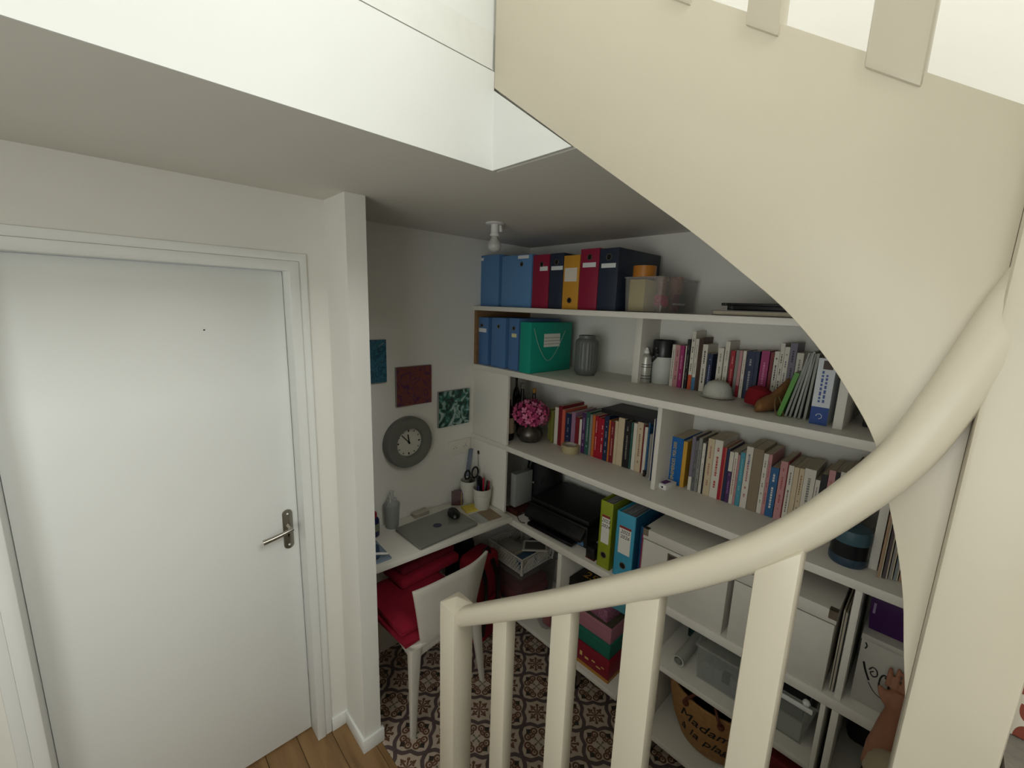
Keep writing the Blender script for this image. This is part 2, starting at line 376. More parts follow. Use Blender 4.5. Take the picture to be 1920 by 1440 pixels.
for (pl, pr) in ((922, 958), (1030, 1077), (1165, 1237), (1393, 1481)):
    x0, tx = .726, .040
    y1 = HX(pl, 1200, x0).y; y0 = HX(pr, 1200, x0+tx*.5).y
    zb = .225+(.96-(y0+y1)/2)*.752
    MB().prism([(y0, zb), (y1, zb), (y1, rail_z(y1)-.026), (y0, rail_z(y0)-.032)], x0, x0+tx, 0).build('baluster', CREAM, st, .006)
ztop = lambda y: 2.187+(y+.028)*.7008
for (pl, yl, pr, yr) in ((1398, 20, 1470, 48), (1622, 100, 1738, 128)):
    y1 = HX(pl, yl, .80).y; y0 = HX(pr, yr, .818).y
    MB().prism([(y0, ztop(y0)-.02), (y1, ztop(y1)-.02), (y1, ztop(y1)+.62), (y0, ztop(y0)+.62)], .80, .836, 0).build('baluster', CREAM, st, .006)
for y1 in (.46, .60, .74, .88):
    MB().prism([(y1-.045, ztop(y1-.045)-.02), (y1, ztop(y1)-.02), (y1, ztop(y1)+.62), (y1-.045, ztop(y1-.045)+.62)], .80, .836, 0).build('baluster', CREAM, st, .006)
MB().sweep([(.818, -.05, ztop(-.05)+.62), (.818, .94, ztop(.94)+.62)], sec, (1, 0, 0)).build('handrail', CREAM, st)
# ------------------------------------------------------------------ bookcase
def depth_of(p): return (Vector(p)-CAM).dot(fw)
def rad(p, wpx): return wpx/2/F_PX*depth_of(p)
def z_at(x, y, py):
    a, b = -.2, 2.5
    for _ in range(40):
        m = (a+b)/2
        if pix((x, y, m))[1] > py: a = m
        else: b = m
    return (a+b)/2
XF = 1.549; S1, S2, S3, S4 = 1.938, 1.600, 1.172, .752
bc = thing('bookcase', 'white built-in bookcase of long boards filling the wall under the stairs', 'bookcase', (XF, 0, 0))
def shelfpart(name, a, b, bev=.0015, mat=SHELF): return box(name, mat, (a[0]-XF, a[1], a[2]), (b[0]-XF, b[1], b[2]), bc, bev)
shelfpart('shelf_board', (XF, .335, S1-.024), (BX, CY, S1))
S1B = lambda y: S1
shelfpart('shelf_board', (XF, -.93, S2-.03), (BX, CY, S2)); shelfpart('shelf_board', (XF, -.93, S3-.03), (BX, CY, S3)); shelfpart('shelf_board', (XF, -.93, S4-.037), (BX, CY, S4))
RAW = M('raw chipboard edge', '#8a6a48', .8, vary=.3, scale=80)
shelfpart('end_cleat', (XF+.008, CY-.022, S2), (BX, CY, S1-.024), 0, RAW)
shelfpart('filler_panel', (XF+.004, 1.652, S3), (XF+.022, CY, S2-.03)); shelfpart('filler_panel', (XF+.004, 1.652, S4), (XF+.02, CY, S3-.03))
shelfpart('divider', (1.82, 1.028, S2), (BX, 1.062, S1B(1.04)-.0245))
shelfpart('divider', (1.664, .812, S3), (BX, .832, S2-.03))
shelfpart('divider', (1.80, .795, S4), (BX, .813, S3-.03))
shelfpart('divider', (1.628, .205, S2), (BX, .230, 1.80))
ya = HX(1650, 985, 1.66).y; shelfpart('divider', (1.66, ya-.014, S3), (BX, ya+.008, S2-.03))
ya = HX(1612, 1100, 1.56).y; shelfpart('divider', (1.56, ya-.010, S4), (BX, ya+.008, S3-.03))
# low units on castors below the long board
def caster(parent, x, y, z):
    c = MB().tube([(x, y-.012, .026), (x, y+.012, .026)], .026, 14).build('caster', BLACK, parent)
    MB().prism([(x-.016, .026), (x+.016, .026), (x+.02, z), (x-.02, z)], y-.016, y-.013, 1).prism([(x-.016, .026), (x+.016, .026), (x+.02, z), (x-.02, z)], y+.013, y+.016, 1).build('fork', CHROME, c)
ua = thing('rolling_shelf', 'low white rolling shelf holding the stacked game boxes', 'shelf', (XF, 1.15, 0))
for a, b in (((0, -.31, .135), (.42, .76, .16)), ((0, .06, .1605), (.42, .085, .712)), ((.40, -.31, .1605), (.42, .06, .712))): box('board', SHELF, a, b, ua, .0015)
for x, y in ((.03, -.06), (.03, .7), (.36, -.2), (.36, .7)): caster(ua, x, y, .135)
ub = thing('shelf_unit', 'white low shelf unit holding the straw basket behind the balusters', 'shelf', (XF, .41, 0))
for n, a, b in (('bottom_board', (0, -.288, .085), (.42, .288, .11)), ('shelf_board', (.0, -.288, .445), (.42, .288, .47)), ('side_panel', (0, .2885, .085), (.42, .305, .7145)),
             ('side_panel', (0, -.302, .085), (.42, -.2885, .7145)), ('back_panel', (.4205, -.302, .085), (.43, .305, .7145))): box(n, SHELF, a, b, ub, .0015)
for x, y in ((.03, .26), (.03, -.26), (.38, .26), (.38, -.26)): caster(ub, x, y, .085)
uc = thing('shelf_unit', 'white low shelf unit at the far right under the long board', 'shelf', (XF, -.22, 0))
for n, a, b in (('bottom_board', (0, -.3, .06), (.42, .293, .085)), ('shelf_board', (0, -.3, .40), (.42, .293, .425)), ('side_panel', (0, .2935, 0), (.42, .312, .7145)), ('side_panel', (0, -.318, 0), (.42, -.3005, .7145)),
             ('plinth', (.03, -.3, 0), (.045, .293, .0595))): box(n, SHELF, a, b, uc, .0015)

# ------------------------------------------------------------------ binders and file boxes
MS = lambda k: M('metal ring', '#9a968e', .3, 1)
LAB = M('white paper label', '#e4e2da', .7)
def ring(parent, y, z, r=.011):
    MB().sweep([(-.0006, y+r*math.cos(a*PI/9), z+r*math.sin(a*PI/9)) for a in range(18)], [(.002*math.cos(i*PI/3), .002*math.sin(i*PI/3)) for i in range(6)], (1, 0, 0), True).build('ring', MS(0), parent)
    MB().tube([(-.0007, y, z), (-.0001, y, z)], r-.001, 14).build('finger_hole', BLACK, parent)
def binder(name, label, cat, col, xf, y0, y1, z0, z1, dep, holes=(), labels=(), group=None, open_top=False):
    t = thing(name, label, cat, (xf, (y0+y1)/2, z0), group=group); h = z1-z0; wv = (y1-y0)/2
    mat = C(col, .5)
    if open_top:                                # U of card with papers inside
        k = MB().box(0, -wv, 0, .004, wv, h).box(0, -wv, 0, dep, -wv+.003, h).box(0, wv-.003, 0, dep, wv, h)
        k.build('cover', mat, t, .001)
        pp = MB()
        q = -wv+.006; i = 0
        while q < wv-.008:
            e = random.uniform(.0015, .004); pp.box(.012+random.uniform(0, .02), q, .004, dep-.01-random.uniform(0, .03), q+e, h-random.uniform(.008, .03)); q += e+random.uniform(.0005, .003)
        pp.build('papers', M('stacked papers', '#b9bcc0', .7, vary=.2, scale=90), t, smooth=False)
    else: MB().box(0, -wv, 0, dep, wv, h).build('case', mat, t, .0025)
    for (yy, zz, r) in holes: ring(t, yy*wv, zz*h, r)
    for (ya, yb, za, zb, c) in labels: box('label', M('label '+c, c, .7), (-.0006, ya*wv, za*h), (-.0001, yb*wv, zb*h), t)
    return t
XB = 1.60
def B1(pl, pr, ptop, *a, **k):
    z0 = S1B(1.4)+.0005; y1 = y_at(pl, XB, z0); y0 = y_at(pr, XB, z0)
    z0 = S1B((y0+y1)/2)+.0004; return binder(*a[:3], a[3], XB, y0+.0006, y1-.0006, z0, HX(pl, ptop, XB).z, .36, **k)
G1 = 'box files standing on the top shelf'
B1(889, 934, 481, 'box_file', 'wide blue box file at the left end of the top shelf', 'box file', '#5580ad', holes=((.62, .81, .011),), labels=((.25, .85, .90, .955, '#d9dcdb'),), group=G1)
B1(939, 994, 481, 'box_file', 'wide blue box file, second from the left on the top shelf', 'box file', '#5c88b6', holes=((-.35, .82, .011),), labels=((-.8, -.1, .925, .985, '#d9dcdb'),), group=G1)
B1(996, 1026, 479, 'box_file', 'crimson box file between the blue and navy ones on the top shelf', 'box file', '#8c1838', holes=((-.1, .82, .011),), labels=((-.85, .1, .70, .78, '#d9dcdb'),), group=G1)
B1(1027, 1052, 476, 'box_file', 'narrow navy box file left of the yellow binder', 'box file', '#232c3e', holes=((0, .84, .012),), labels=((-.95, .75, .70, .77, '#d9dcdb'),), group=G1)
t = B1(1052.5, 1082, 480, 'ring_binder', 'mustard yellow binder with a finger hole near its foot on the top shelf', 'binder', '#c8912f', holes=((.05, .17, .012),), labels=((-.75, .8, .52, .77, '#d8cfc0'),), group=G1)
box('flap', C('#a97a2c'), (.03, -.03, .2235), (.22, .03, .2265), t)
B1(1082.5, 1117, 468, 'box_file', 'crimson box file right of the yellow binder on the top shelf', 'box file', '#8c1838', holes=((0, .86, .012),), labels=((-.7, .7, .70, .775, '#d9dcdb'),), group=G1)
t = B1(1117.5, 1153, 467, 'box_file', 'tall navy box file ending the row on the top shelf', 'box file', '#232c3e', holes=((0, .86, .013),), labels=((-.75, .75, .69, .76, '#d9dcdb'),), group=G1)
# second shelf
def B2(pl, pr, xl, ptop, *a, **k):
    y1 = y_at(pl, xl, S2); y0 = y_at(pr, xl, S2)
    return binder(*a[:3], a[3], xl, y0+.0006, y1-.0006, S2+.0004, HX(pl, ptop, xl).z, .33, **k)
G2 = 'blue box files on the second shelf'
B2(892, 914, 1.575, 594, 'box_file', 'blue box file at the left end of the second shelf', 'box file', '#4c73a3', holes=((.05, .83, .010),), labels=((-.7, .8, .69, .77, '#d9dcdb'),), group=G2)
B2(920, 946, 1.575, 595, 'box_file', 'blue box file, middle one of three beside the green box', 'box file', '#5078a8', holes=((0, .83, .010),), group=G2)
B2(952, 970, 1.575, 596, 'box_file', 'blue box file touching the green document box', 'box file', '#4c73a3', holes=((0, .81, .010),), labels=((-.6, .4, .64, .71, '#d8d2a0'),), group=G2)
t = B2(972.5, 993, 1.565, 603, 'document_box', 'emerald green document box with a ruled label and a hanging string', 'box', '#0f9580')
t['category'] = 'box'; wv = (y_at(972.5, 1.565, S2)-y_at(993, 1.565, S2))/2-.0006
box('label', LAB, (.10, -wv-.0008, .135), (.23, -wv-.0001, .205), t)
for i in range(3): box('label_line', INK, (.10, -wv-.0012, .150+.0165*i), (.23, -wv-.0009, .1515+.0165*i), t)
MB().tube(smooth_path([(.02, -wv-.002, .235), (.06, -wv-.003, .14), (.13, -wv-.004, .062), (.20, -wv-.003, .11), (.27, -wv-.002, .22)], 6), .0018, 6).build('string', C('#8fb0a0'), t)

# ------------------------------------------------------------------ books
def book(xs, y0, y1, z0, z1, dep, col, label, title=None, foot=None, head=None, lean=0, hard=False, group=None, kind='book', textmarks=True):
    o = bpy.data.objects.new(kind, None); wv = (y1-y0)/2; h = z1-z0; tk = .0014 if not hard else .0025
    if wv*2 < .008: tk = .0007
    k = MB()
    k.box(0, -wv, 0, tk, wv, h).box(tk, -wv, 0, dep, -wv+tk, h).box(tk, wv-tk, 0, dep, wv, h)
    me = k.mesh(kind, smooth=False); bpy.data.objects.remove(o)
    o = link(kind, me, C(col, .45), None, (xs, (y0+y1)/2, z0)); tag(o, label, 'book', group)
    if lean: o.rotation_euler = (math.radians(lean), 0, 0)
    ins = .003 if hard else .0006
    MB().box(tk, -wv+tk, ins, dep-.002, wv-tk, h-ins).build('pages', PAPER, o, smooth=False)
    if foot: box('spine_band', C(foot), (-.0004, -wv, 0), (-.0001, wv, h*(.25 if not isinstance(foot, tuple) else .25)), o)
    if head: box('spine_band', C(head), (-.0004, -wv, h*.62), (-.0001, wv, h), o)
    if title and wv > .004:
        q = MB(); zz = h*.18 if not foot else h*.32
        top = h*.88 if not head else h*.58
        while zz < top:
            e = random.uniform(.003, .010); q.box(-.0007, -wv*.24, zz, -.00045, wv*.24, min(zz+e, top)); zz += e+.0025
            if random.random() < .16: zz += .02
        tag(q.build('spine_title', C(title), o, smooth=False), kind='stuff')
    return o
CN = {'w': ('#d8d2c4', 'white'), 'c': ('#cdbb9b', 'cream'), 'g': ('#8b8a84', 'grey'), 'k': ('#1b1a1c', 'black'), 'r': ('#a3152a', 'red'), 'R': ('#7a1f28', 'dark red'), 'n': ('#1d2a4a', 'navy'),
      'b': ('#2c5f8e', 'blue'), 't': ('#4d97a8', 'teal blue'), 'p': ('#c08a8c', 'pink'), 'm': ('#a02b68', 'magenta'), 'o': ('#c06a2c', 'orange'), 's': ('#c8604c', 'salmon'), 'v': ('#4a2a5a', 'violet'),
      'u': ('#9a7590', 'mauve'), 'y': ('#cf9f3a', 'yellow'), 'e': ('#2e5a50', 'green'), 'l': ('#7a7a3a', 'olive'), 'd': ('#4a3226', 'brown'), 'i': ('#76707f', 'lilac grey'), 'q': ('#6b6b6c', 'slate grey'), 'B': ('#0d63ad', 'bright blue')}
def row(lst, ox, oy, sc, xs, z0, where, group, dep, start=1):
    prev = 9; out = []
    for i, it in enumerate(lst):
        xb0, xb1, xt, yt, ck = it[:5]; kw = it[5] if len(it) > 5 else {}
        x_ = xs+kw.pop('dx', 0)
        y1 = min(y_at(ox+xb0*sc, x_, z0), prev-.0003); y0 = min(y_at(ox+xb1*sc, x_, z0), y1-.003)
        z1 = HX(ox+xt*sc, oy+yt*sc, x_).z; prev = y0
        d = kw.pop('dep', dep); nm = CN[ck][1]; thick = y1-y0
        size = 'thin' if thick < .012 else ('thick' if thick > .032 else 'slim' if thick < .02 else 'medium-thick')
        tall = ' tall' if z1-z0 > .225 else ''
        hard = kw.pop('hard', False); desc = kw.pop('desc', None)
        lab = desc or f"{size}{tall} {nm} {'hardback' if hard else 'paperback'}, {ordinal(i+start)} from the left, {where}"
        out.append(book(x_, y0, y1, z0+.0003, z1, min(d, BX-x_-.004), CN[ck][0], lab, hard=hard, group=group, **kw))
    return out
T = dict
# third shelf, left of the divider
R3L = row([
    (-28, 8, -20, 200, 'l', T(dx=.03)), (10, 45, 15, 240, 'l', T()), (62, 112, 75, 180, 'w', T()), (116, 163, 132, 160, 'R', T(dep=.2)), (168, 212, 182, 218, 's', T(dep=.2)), (222, 296, 240, 268, 'n', T(title='#7c8290')),
    (308, 364, 325, 250, 'u', T(dep=.19, hard=True)), (368, 424, 385, 330, 'R', T()), (428, 460, 440, 360, 'w', T()), (462, 516, 475, 262, 'v', T(title='#a39ab0')), (518, 574, 540, 252, 'e', T(hard=True, dep=.19, title='#9fb3aa')),
    (578, 608, 600, 290, 'g', T(dx=-.005)), (614, 652, 643, 300, 'o', T(dep=.18)), (655, 697, 690, 312, 'r', T(title='#d8b0a0')), (700, 737, 712, 335, 'r', T()), (740, 786, 745, 350, 'r', T(title='#e6d0c8', hard=True)),
    (790, 852, 825, 310, 'n', T(title='#8c93a3', hard=True)), (855, 878, 885, 375, 'o', T()), (880, 938, 900, 390, 'R', T(title='#c09080')), (945, 986, 970, 385, 'c', T()), (990, 1076, 1015, 332, 'c', T()),
    (1084, 1172, 1105, 375, 'k', T(title='#807a70', hard=True)), (1178, 1206, 1205, 405, 'e', T()), (1214, 1262, 1240, 415, 'w', T()), (1266, 1350, 1290, 395, 'c', T(title='#8a6f60')), (1353, 1371, 1395, 460, 'R', T()),
    (1375, 1416, 1408, 475, 'w', T()), (1425, 1442, 1460, 410, 'b', T()), (1450, 1486, 1474, 580, 'g', T(dx=-.03)), (1490, 1500, 1514, 350, 'w', T(dx=-.05)), (1503, 1526, 1545, 350, 'n', T(dx=-.05))],
    1030, 740, .125, 1.795, S3, 'left book row of the third shelf', 'books on the third shelf left of the divider', .165)
# the flat black book on top of the row
zb = max(o.location.z+max(v.co.z for v in o.data.vertices) for o in R3L[18:26])+.001
bk = link('book', MB().box(0, -.165, 0, .004, .165, .022).box(.004, -.165, 0, .19, .165, .002).box(.004, -.165, .020, .19, .165, .022).mesh('book', smooth=False), C('#17161a', .5), None, (1.80, HX(1165, 790, 1.8).y-.045, zb))
tag(bk, 'black album lying flat across the top of the book row', 'book'); MB().box(.004, -.163, .002, .185, .163, .020).build('pages', PAPER, bk)
# second shelf row
row([(133, 186, 170, 340, 'w', T(title='#6a6a66')), (188, 268, 218, 345, 'p', T(title='#8a5a58')), (275, 342, 325, 360, 'm', T(title='#c79ab0')), (364, 381, 412, 365, 'w', T()), (384, 438, 440, 245, 'k', T(title='#77706a')),
    (455, 517, 545, 105, 'w', T(foot='#c8502c', title='#4a4a50')), (525, 582, 610, 240, 'w', T(foot='#4a7ba0', title='#9a9a98')), (590, 622, 640, 228, 'd', T()), (625, 652, 690, 215, 'd', T()), (660, 748, 745, 340, 'w', T(title='#3a3830')),
    (768, 850, 840, 510, 'n', T(title='#8a90b0')), (935, 1032, 1010, 400, 'w', T(title='#9a948a')), (1050, 1128, 1155, 285, 'w', T(title='#a8a29a')), (1160, 1236, 1240, 450, 'r', T(title='#d0908a')), (1250, 1304, 1350, 445, 'g', T()),
    (1308, 1360, 1425, 455, 'p', T(foot='#9c1a26')), (1372, 1428, 1510, 460, 'w', T(title='#b09088')), (1445, 1585, 1590, 460, 'n', T(title='#9a9aa0', hard=True)), (1590, 1660, 1745, 468, 'n', T()), (1690, 1830, 1835, 455, 'm', T(title='#d07aa0')),
    (1850, 1905, 1925, 480, 'R', T()), (1915, 2000, 1990, 462, 'w', T(title='#2a2a2a')), (2005, 2075, 2060, 312, 'w', T(title='#3a3a3c')), (2080, 2165, 2130, 378, 'w', T(title='#707078')),
    (2170, 2290, 2250, 308, 'i', T(title='#3a3644')), (2300, 2420, 2400, 490, 'w', T(title='#8a8a80'))],
    1240, 610, .10417, 1.885, S2, 'book row of the second shelf', 'paperbacks on the second shelf', .108)
# third shelf, right of the divider
R3R = row([(38, 262, 90, 285, 'B', T(desc='thick bright blue book with yellow capitals on its spine', dep=.19)), (266, 322, 330, 375, 'y', T()), (385, 432, 455, 300, 'i', T(foot='#d8d2c4')), (436, 476, 520, 370, 'q', T(title='#3a3a3a')),
    (480, 528, 575, 328, 'g', T(title='#5a5a58')), (540, 582, 630, 405, 'w', T(title='#9a9aa0')), (585, 606, 645, 380, 'k', T()), (610, 703, 705, 330, 'c', T(title='#b07a70')), (708, 822, 830, 355, 'w', T(title='#b4483c')),
    (825, 866, 930, 465, 'r', T()), (868, 884, 960, 470, 's', T()), (886, 932, 1000, 490, 'n', T()), (936, 994, 1030, 530, 'v', T(head='#d8d2c4', title='#9a70b0')), (1000, 1052, 1090, 535, 'w', T(title='#a8685c')),
    (1056, 1086, 1160, 580, 'p', T()), (1090, 1156, 1200, 540, 't', T(title='#7fb9c4')), (1163, 1258, 1300, 455, 'w', T(title='#b06a74', desc='white paperback with a blue name at its head beside a plain brown one')), (1264, 1408, 1398, 480, 'd', T(desc='thick plain taupe book in the middle of the third shelf right row')),
    (1415, 1482, 1555, 560, 'w', T(title='#8a8a84')), (1486, 1536, 1615, 570, 'p', T(title='#a05060')), (1540, 1655, 1665, 765, 'b', T(title='#d8d8d4'))],
    1240, 780, .125, 1.79, S3, 'right book row of the third shelf', 'books on the third shelf right of the divider', .165)
R3R[17].data.materials[0] = C('#8d7c66')
row([(165, 278, 295, 390, 'p', T(title='#a8504c')), (282, 296, 425, 400, 'R', T()), (300, 384, 440, 465, 'w', T(title='#6a5a58')), (390, 470, 525, 495, 'c', T()), (478, 555, 590, 508, 'c', T(title='#8a6a50')), (560, 740, 690, 510, 'w', T(foot='#b0a52c', title='#7a7a74')),
    (750, 825, 815, 690, 'w', T(title='#8a7880')), (830, 930, 900, 590, 'k', T()), (940, 1045, 1020, 520, 'p', T(title='#b0705c')), (1052, 1120, 1118, 548, 'w', T(head='#17161a')), (1124, 1210, 1180, 545, 'w', T()),
    (1215, 1310, 1265, 525, 'w', T(title='#8a8a80')), (1320, 1400, 1380, 560, 'c', T())],
    1430, 820, .1111, 1.79, S3, 'right book row of the third shelf', 'books on the third shelf right of the divider', .165, 22)
hb = R3R[0].data.vertices; hh = max(v.co.z for v in hb)
text('spine_title', 'EPHEMERIDES 1920-2000', .0215, C('#d9c04a'), R3R[0], frame((-.0006, 0, hh*.5), (0, 0, 1), (0, 1, 0)), sx=.78)
h2 = max(v.co.z for v in R3R[16].data.vertices)
text('spine_title', 'Gounelle', .012, C('#2a6a9c'), R3R[16], frame((-.0008, 0, h2*.80), (0, 0, 1), (0, 1, 0)))
# ------------------------------------------------------------------ top shelf: clear bin, tapes, flat frames
def clearmat(name, col='#cfd3d2', alpha=.35, rough=.25): return M(name, col, rough, alpha=alpha)
def tub(name, parent, mat, x0, y0, x1, y1, z0, z1, t=.003, flare=.0, rim=.006, bevel=.004):
    f = flare; k = MB()
    o = [(x0+f, y0+f), (x1-f, y0+f), (x1-f, y1-f), (x0+f, y1-f)]; O = [(x0, y0), (x1, y0), (x1, y1), (x0, y1)]
    i_ = [(x0+f+t, y0+f+t), (x1-f-t, y0+f+t), (x1-f-t, y1-f-t), (x0+f+t, y1-f-t)]; I = [(x0+t, y0+t), (x1-t, y0+t), (x1-t, y1-t), (x0+t, y1-t)]
    vs = [(a, b, z0) for a, b in o]+[(a, b, z1) for a, b in O]+[(a, b, z0+t) for a, b in i_]+[(a, b, z1) for a, b in I]
    fs = [(3, 2, 1, 0), (8, 9, 10, 11)]+[(q, (q+1) % 4, 4+(q+1) % 4, 4+q) for q in range(4)]+[(8+(q+1) % 4, 8+q, 12+q, 12+(q+1) % 4) for q in range(4)]+[(4+q, 4+(q+1) % 4, 12+(q+1) % 4, 12+q) for q in range(4)]
    body = k.add(vs, fs).build(name, mat, parent, bevel*.4)
    if rim:
        MB().sweep([(x0, y0, z1), (x1, y0, z1), (x1, y1, z1), (x0, y1, z1)], rrect(rim, rim*.8, rim*.3, 2), (0, 0, 1), True).build('rim', mat, parent)
    return body
CLR = clearmat('clear plastic tub', '#b9b6b2', .24)
xb = 1.63; y1 = y_at(1168, xb, S1); y0 = y_at(1238, xb, S1); zt = HX(1240, 519, xb).z
tb = thing('plastic_bin', 'clear plastic bin of craft supplies on the top shelf', 'bin', (xb, y0, S1+.0005))
tub('tub', tb, CLR, 0, 0, .33, y1-y0, 0, zt-S1, .003, .006, .008)
def local_thing(o, a): return (o.location.x+a[0], o.location.y+a[1], o.location.z+a[2])
yb = thing('card_box', 'pale yellow card box inside the clear bin', 'box', local_thing(tb, (.02, (y1-y0)*.52, .0035)))
box('carton', C('#d9c778'), (0, 0, 0), (.10, (y1-y0)*.42, zt-S1-.012), yb, .001); box('flap', C('#cbb865'), (0, 0, zt-S1-.0118), (.05, (y1-y0)*.42, zt-S1-.0105), yb)
def tape_roll(name, label, loc, r, h, col, core='#b59a70', group=None, tilt=0):
    t = thing(name, label, 'tape', loc, group=group); 
    if tilt: t.rotation_euler = (tilt, 0, 0)
    MB().lathe([(r*.72, 0), (r, 0), (r, h), (r*.72, h), (r*.72, 0)], 28, cap=False).build('tape', M('tape '+col, col, .35, vary=.12, scale=40), t)
    MB().lathe([(r*.66, .0004), (r*.719, .0004), (r*.719, h-.0004), (r*.66, h-.0004), (r*.66, .0004)], 28, cap=False).build('core', C(core), t); return t
tape_roll('tape_roll', 'wide amber packing tape roll on the yellow card box', (tb.location.x+.05, tb.location.y+(y1-y0)*.66, tb.location.z+zt-S1+.001), .048, .048, '#b9772c')
FLO = M('floral tape', '#b08a7a', .6, vary=.9, scale=140)
for i, (dx, dy) in enumerate(((.17, .10), (.235, .06))):
    t = thing('washi_tape', ('floral patterned tape roll in the clear bin, nearer the amber roll', 'floral patterned tape roll in the clear bin, farther from the amber roll')[i], 'tape', local_thing(tb, (dx, dy, .0035)), group='floral tapes in the bin')
    MB().lathe([(.02, 0), (.03, 0), (.03, zt-S1+.01), (.02, zt-S1+.01), (.02, 0)], 20, cap=False).build('tape', FLO, t); MB().lathe([(.017, 0), (.0199, 0), (.0199, zt-S1+.009), (.017, zt-S1+.009), (.017, 0)], 20, cap=False).build('core', PAPER, t)
pm = thing('pompom', 'bright pink paper pompom inside the clear bin', 'pompom', local_thing(tb, (.075, .040, .0035)))
for i in range(14):
    a = i*2.4; MB().ball((.016*math.cos(a), .016*math.sin(a), .045+.013*math.sin(i*1.7)), .015, 8).build('petal', C('#c3345a'), pm)
MB().tube([(0, 0, 0), (0, 0, .045)], .004, 8).build('stick', WHITE, pm)
for i, (c, n, dx) in enumerate((('#8d4a68', 'purple', .14), ('#56606c', 'grey', .20))):
    t = thing('card_pack', n+' pack of craft cards standing in the clear bin', 'cards', local_thing(tb, (dx, .012, .0035))); box('cards', M('cards '+c, c, .6, vary=.6, scale=90), (0, 0, 0), (.04, .008, .075), t); box('band', WHITE, (-.0005, -.0005, .03), (.0405, .0085, .038), t)
yl = y_at(1338, 1.62, S1)
for i, (nm, lab, mt, a, b, h) in enumerate((('flat_folder', 'grey portfolio folder lying flat at the right end of the top shelf', C('#77736f'), 1.60, 1.93, .018), ('picture_frame', 'black picture frame lying on the grey portfolio folder', BLACK, 1.66, 1.96, .016), ('picture_frame', 'topmost thin black frame at the right end of the top shelf', BLACK, 1.68, 1.95, .010))):
    z = S1+.0005+(0, .019, .0355)[i]; t = thing(nm, lab, 'frame' if i else 'folder', (a, .345, z))
    ylen = yl-.345-(0, .03, .0)[i]
    if i == 0: box('cover', mt, (0, 0, 0), (b-a, ylen, .003), t); box('sheets', PAPER, (.005, .004, .0031), (b-a, ylen-.004, .0145), t); box('cover', mt, (0, 0, .0146), (b-a, ylen, h), t)
    else:
        for q in ((0, 0, b-a, .02), (0, ylen-.02, b-a, ylen), (0, .0201, .02, ylen-.0201), (b-a-.02, .0201, b-a, ylen-.0201)): box('frame_bar', mt, (q[0], q[1], 0), (q[2], q[3], h), t, .001)
        box('pane', M('dark glass', '#1a1c20', .1), (.0201, .0201, .002), (b-a-.0201, ylen-.0201, h*.7), t)
# ------------------------------------------------------------------ second shelf
def at(px, py, z): return HZ(px, py, z)
p = at(1097, 702, S2); r = rad(p, 42); h = z_at(p.x, p.y, 629)-S2
t = thing('vase', 'smoky grey ribbed glass vase on the second shelf', 'vase', (p.x, p.y, S2+.0004))
pr = [(r*.80, 0), (r*.86, h*.03), (r*.98, h*.10), (r, h*.18), (r, h*.80), (r*.95, h*.87), (r*.72, h*.93), (r*.70, h), (r*.62, h), (r*.64, h*.93), (r*.9, h*.85), (r*.93, h*.12), (.001, h*.05)]
k = MB(); n = 48
vs = []; K = len(pr)
for i in range(n):
    a = 2*PI*i/n; f = 1+.022*math.cos(a*24)
    vs += [(rr*(f if 1 < j < 6 else 1)*math.cos(a), rr*(f if 1 < j < 6 else 1)*math.sin(a), z) for j, (rr, z) in enumerate(pr)]
k.add(vs, [(i*K+q, ((i+1) % n)*K+q, ((i+1) % n)*K+q+1, i*K+q+1) for i in range(n) for q in range(K-1)]+[tuple(i*K for i in range(n))[::-1]])
k.build('body', M('smoky glass', '#666966', .38), t)
MB().lathe([(r*.70, h*.931), (r*.735, h*.94), (r*.735, h*1.0), (r*.70, h*1.003)], 32, cap=False).build('neck_ring', M('smoky glass', '#666966'), t)
# spray can
p = at(1208, 717, S2); r = rad(p, 20); h = z_at(p.x, p.y, 652)-S2
t = thing('spray_can', 'slim silver spray can beside the shelf divider', 'can', (p.x, p.y, S2+.0004))
MB().lathe([(r*.95, 0), (r, .003), (r, h*.72), (r*.93, h*.76), (r*.6, h*.82), (r*.5, h*.84)], 24).build('can', M('printed aluminium', '#b9b8b0', .35, .5, vary=.15, scale=70), t)
MB().lathe([(r*.48, h*.841), (r*.48, h*.90), (r*.36, h*.92), (r*.28, h*.97), (r*.2, h)], 16).build('nozzle', WHITE, t)
for zz in (.12, .20, .45, .52): MB().lathe([(r*1.003, h*zz), (r*1.006, h*(zz+.01)), (r*1.003, h*(zz+.02))], 24, cap=False).build('print_band', DARK, t)
# lidded pot with a dark top and a handle
p = at(1239, 718, S2); r = rad(p, 40); h = z_at(p.x, p.y, 638)-S2
t = thing('paint_pot', 'white pot with black rim and swing handle next to the spray can', 'pot', (p.x, p.y, S2+.0004))
MB().lathe([(r*.9, 0), (r*.95, .004), (r*.97, h*.62)], 28).build('pot', M('white ceramic pot', '#c9cbc4', .5), t)
MB().lathe([(r*.972, h*.621), (r*.99, h*.66), (r, h*.985), (r*.97, h), (r*.93, h), (r*.92, h*.64), (.001, h*.63)], 28, cap=False).build('collar', M('black enamel', '#232325', .3), t)
hd = MB().sweep(smooth_path([(-r*.98, r*.25, h*.82), (-r*1.08, r*.05, h*.70), (-r*1.05, r*.45, h*.55), (-r*.85, r*.75, h*.50)], 5), rrect(.003, .013, .001, 1), (0, 0, 1)).build('handle', M('black enamel', '#232325'), t)
MB().ball((-r*1.02, r*.22, h*.82), .005, 8).build('rivet', CHROME, hd)
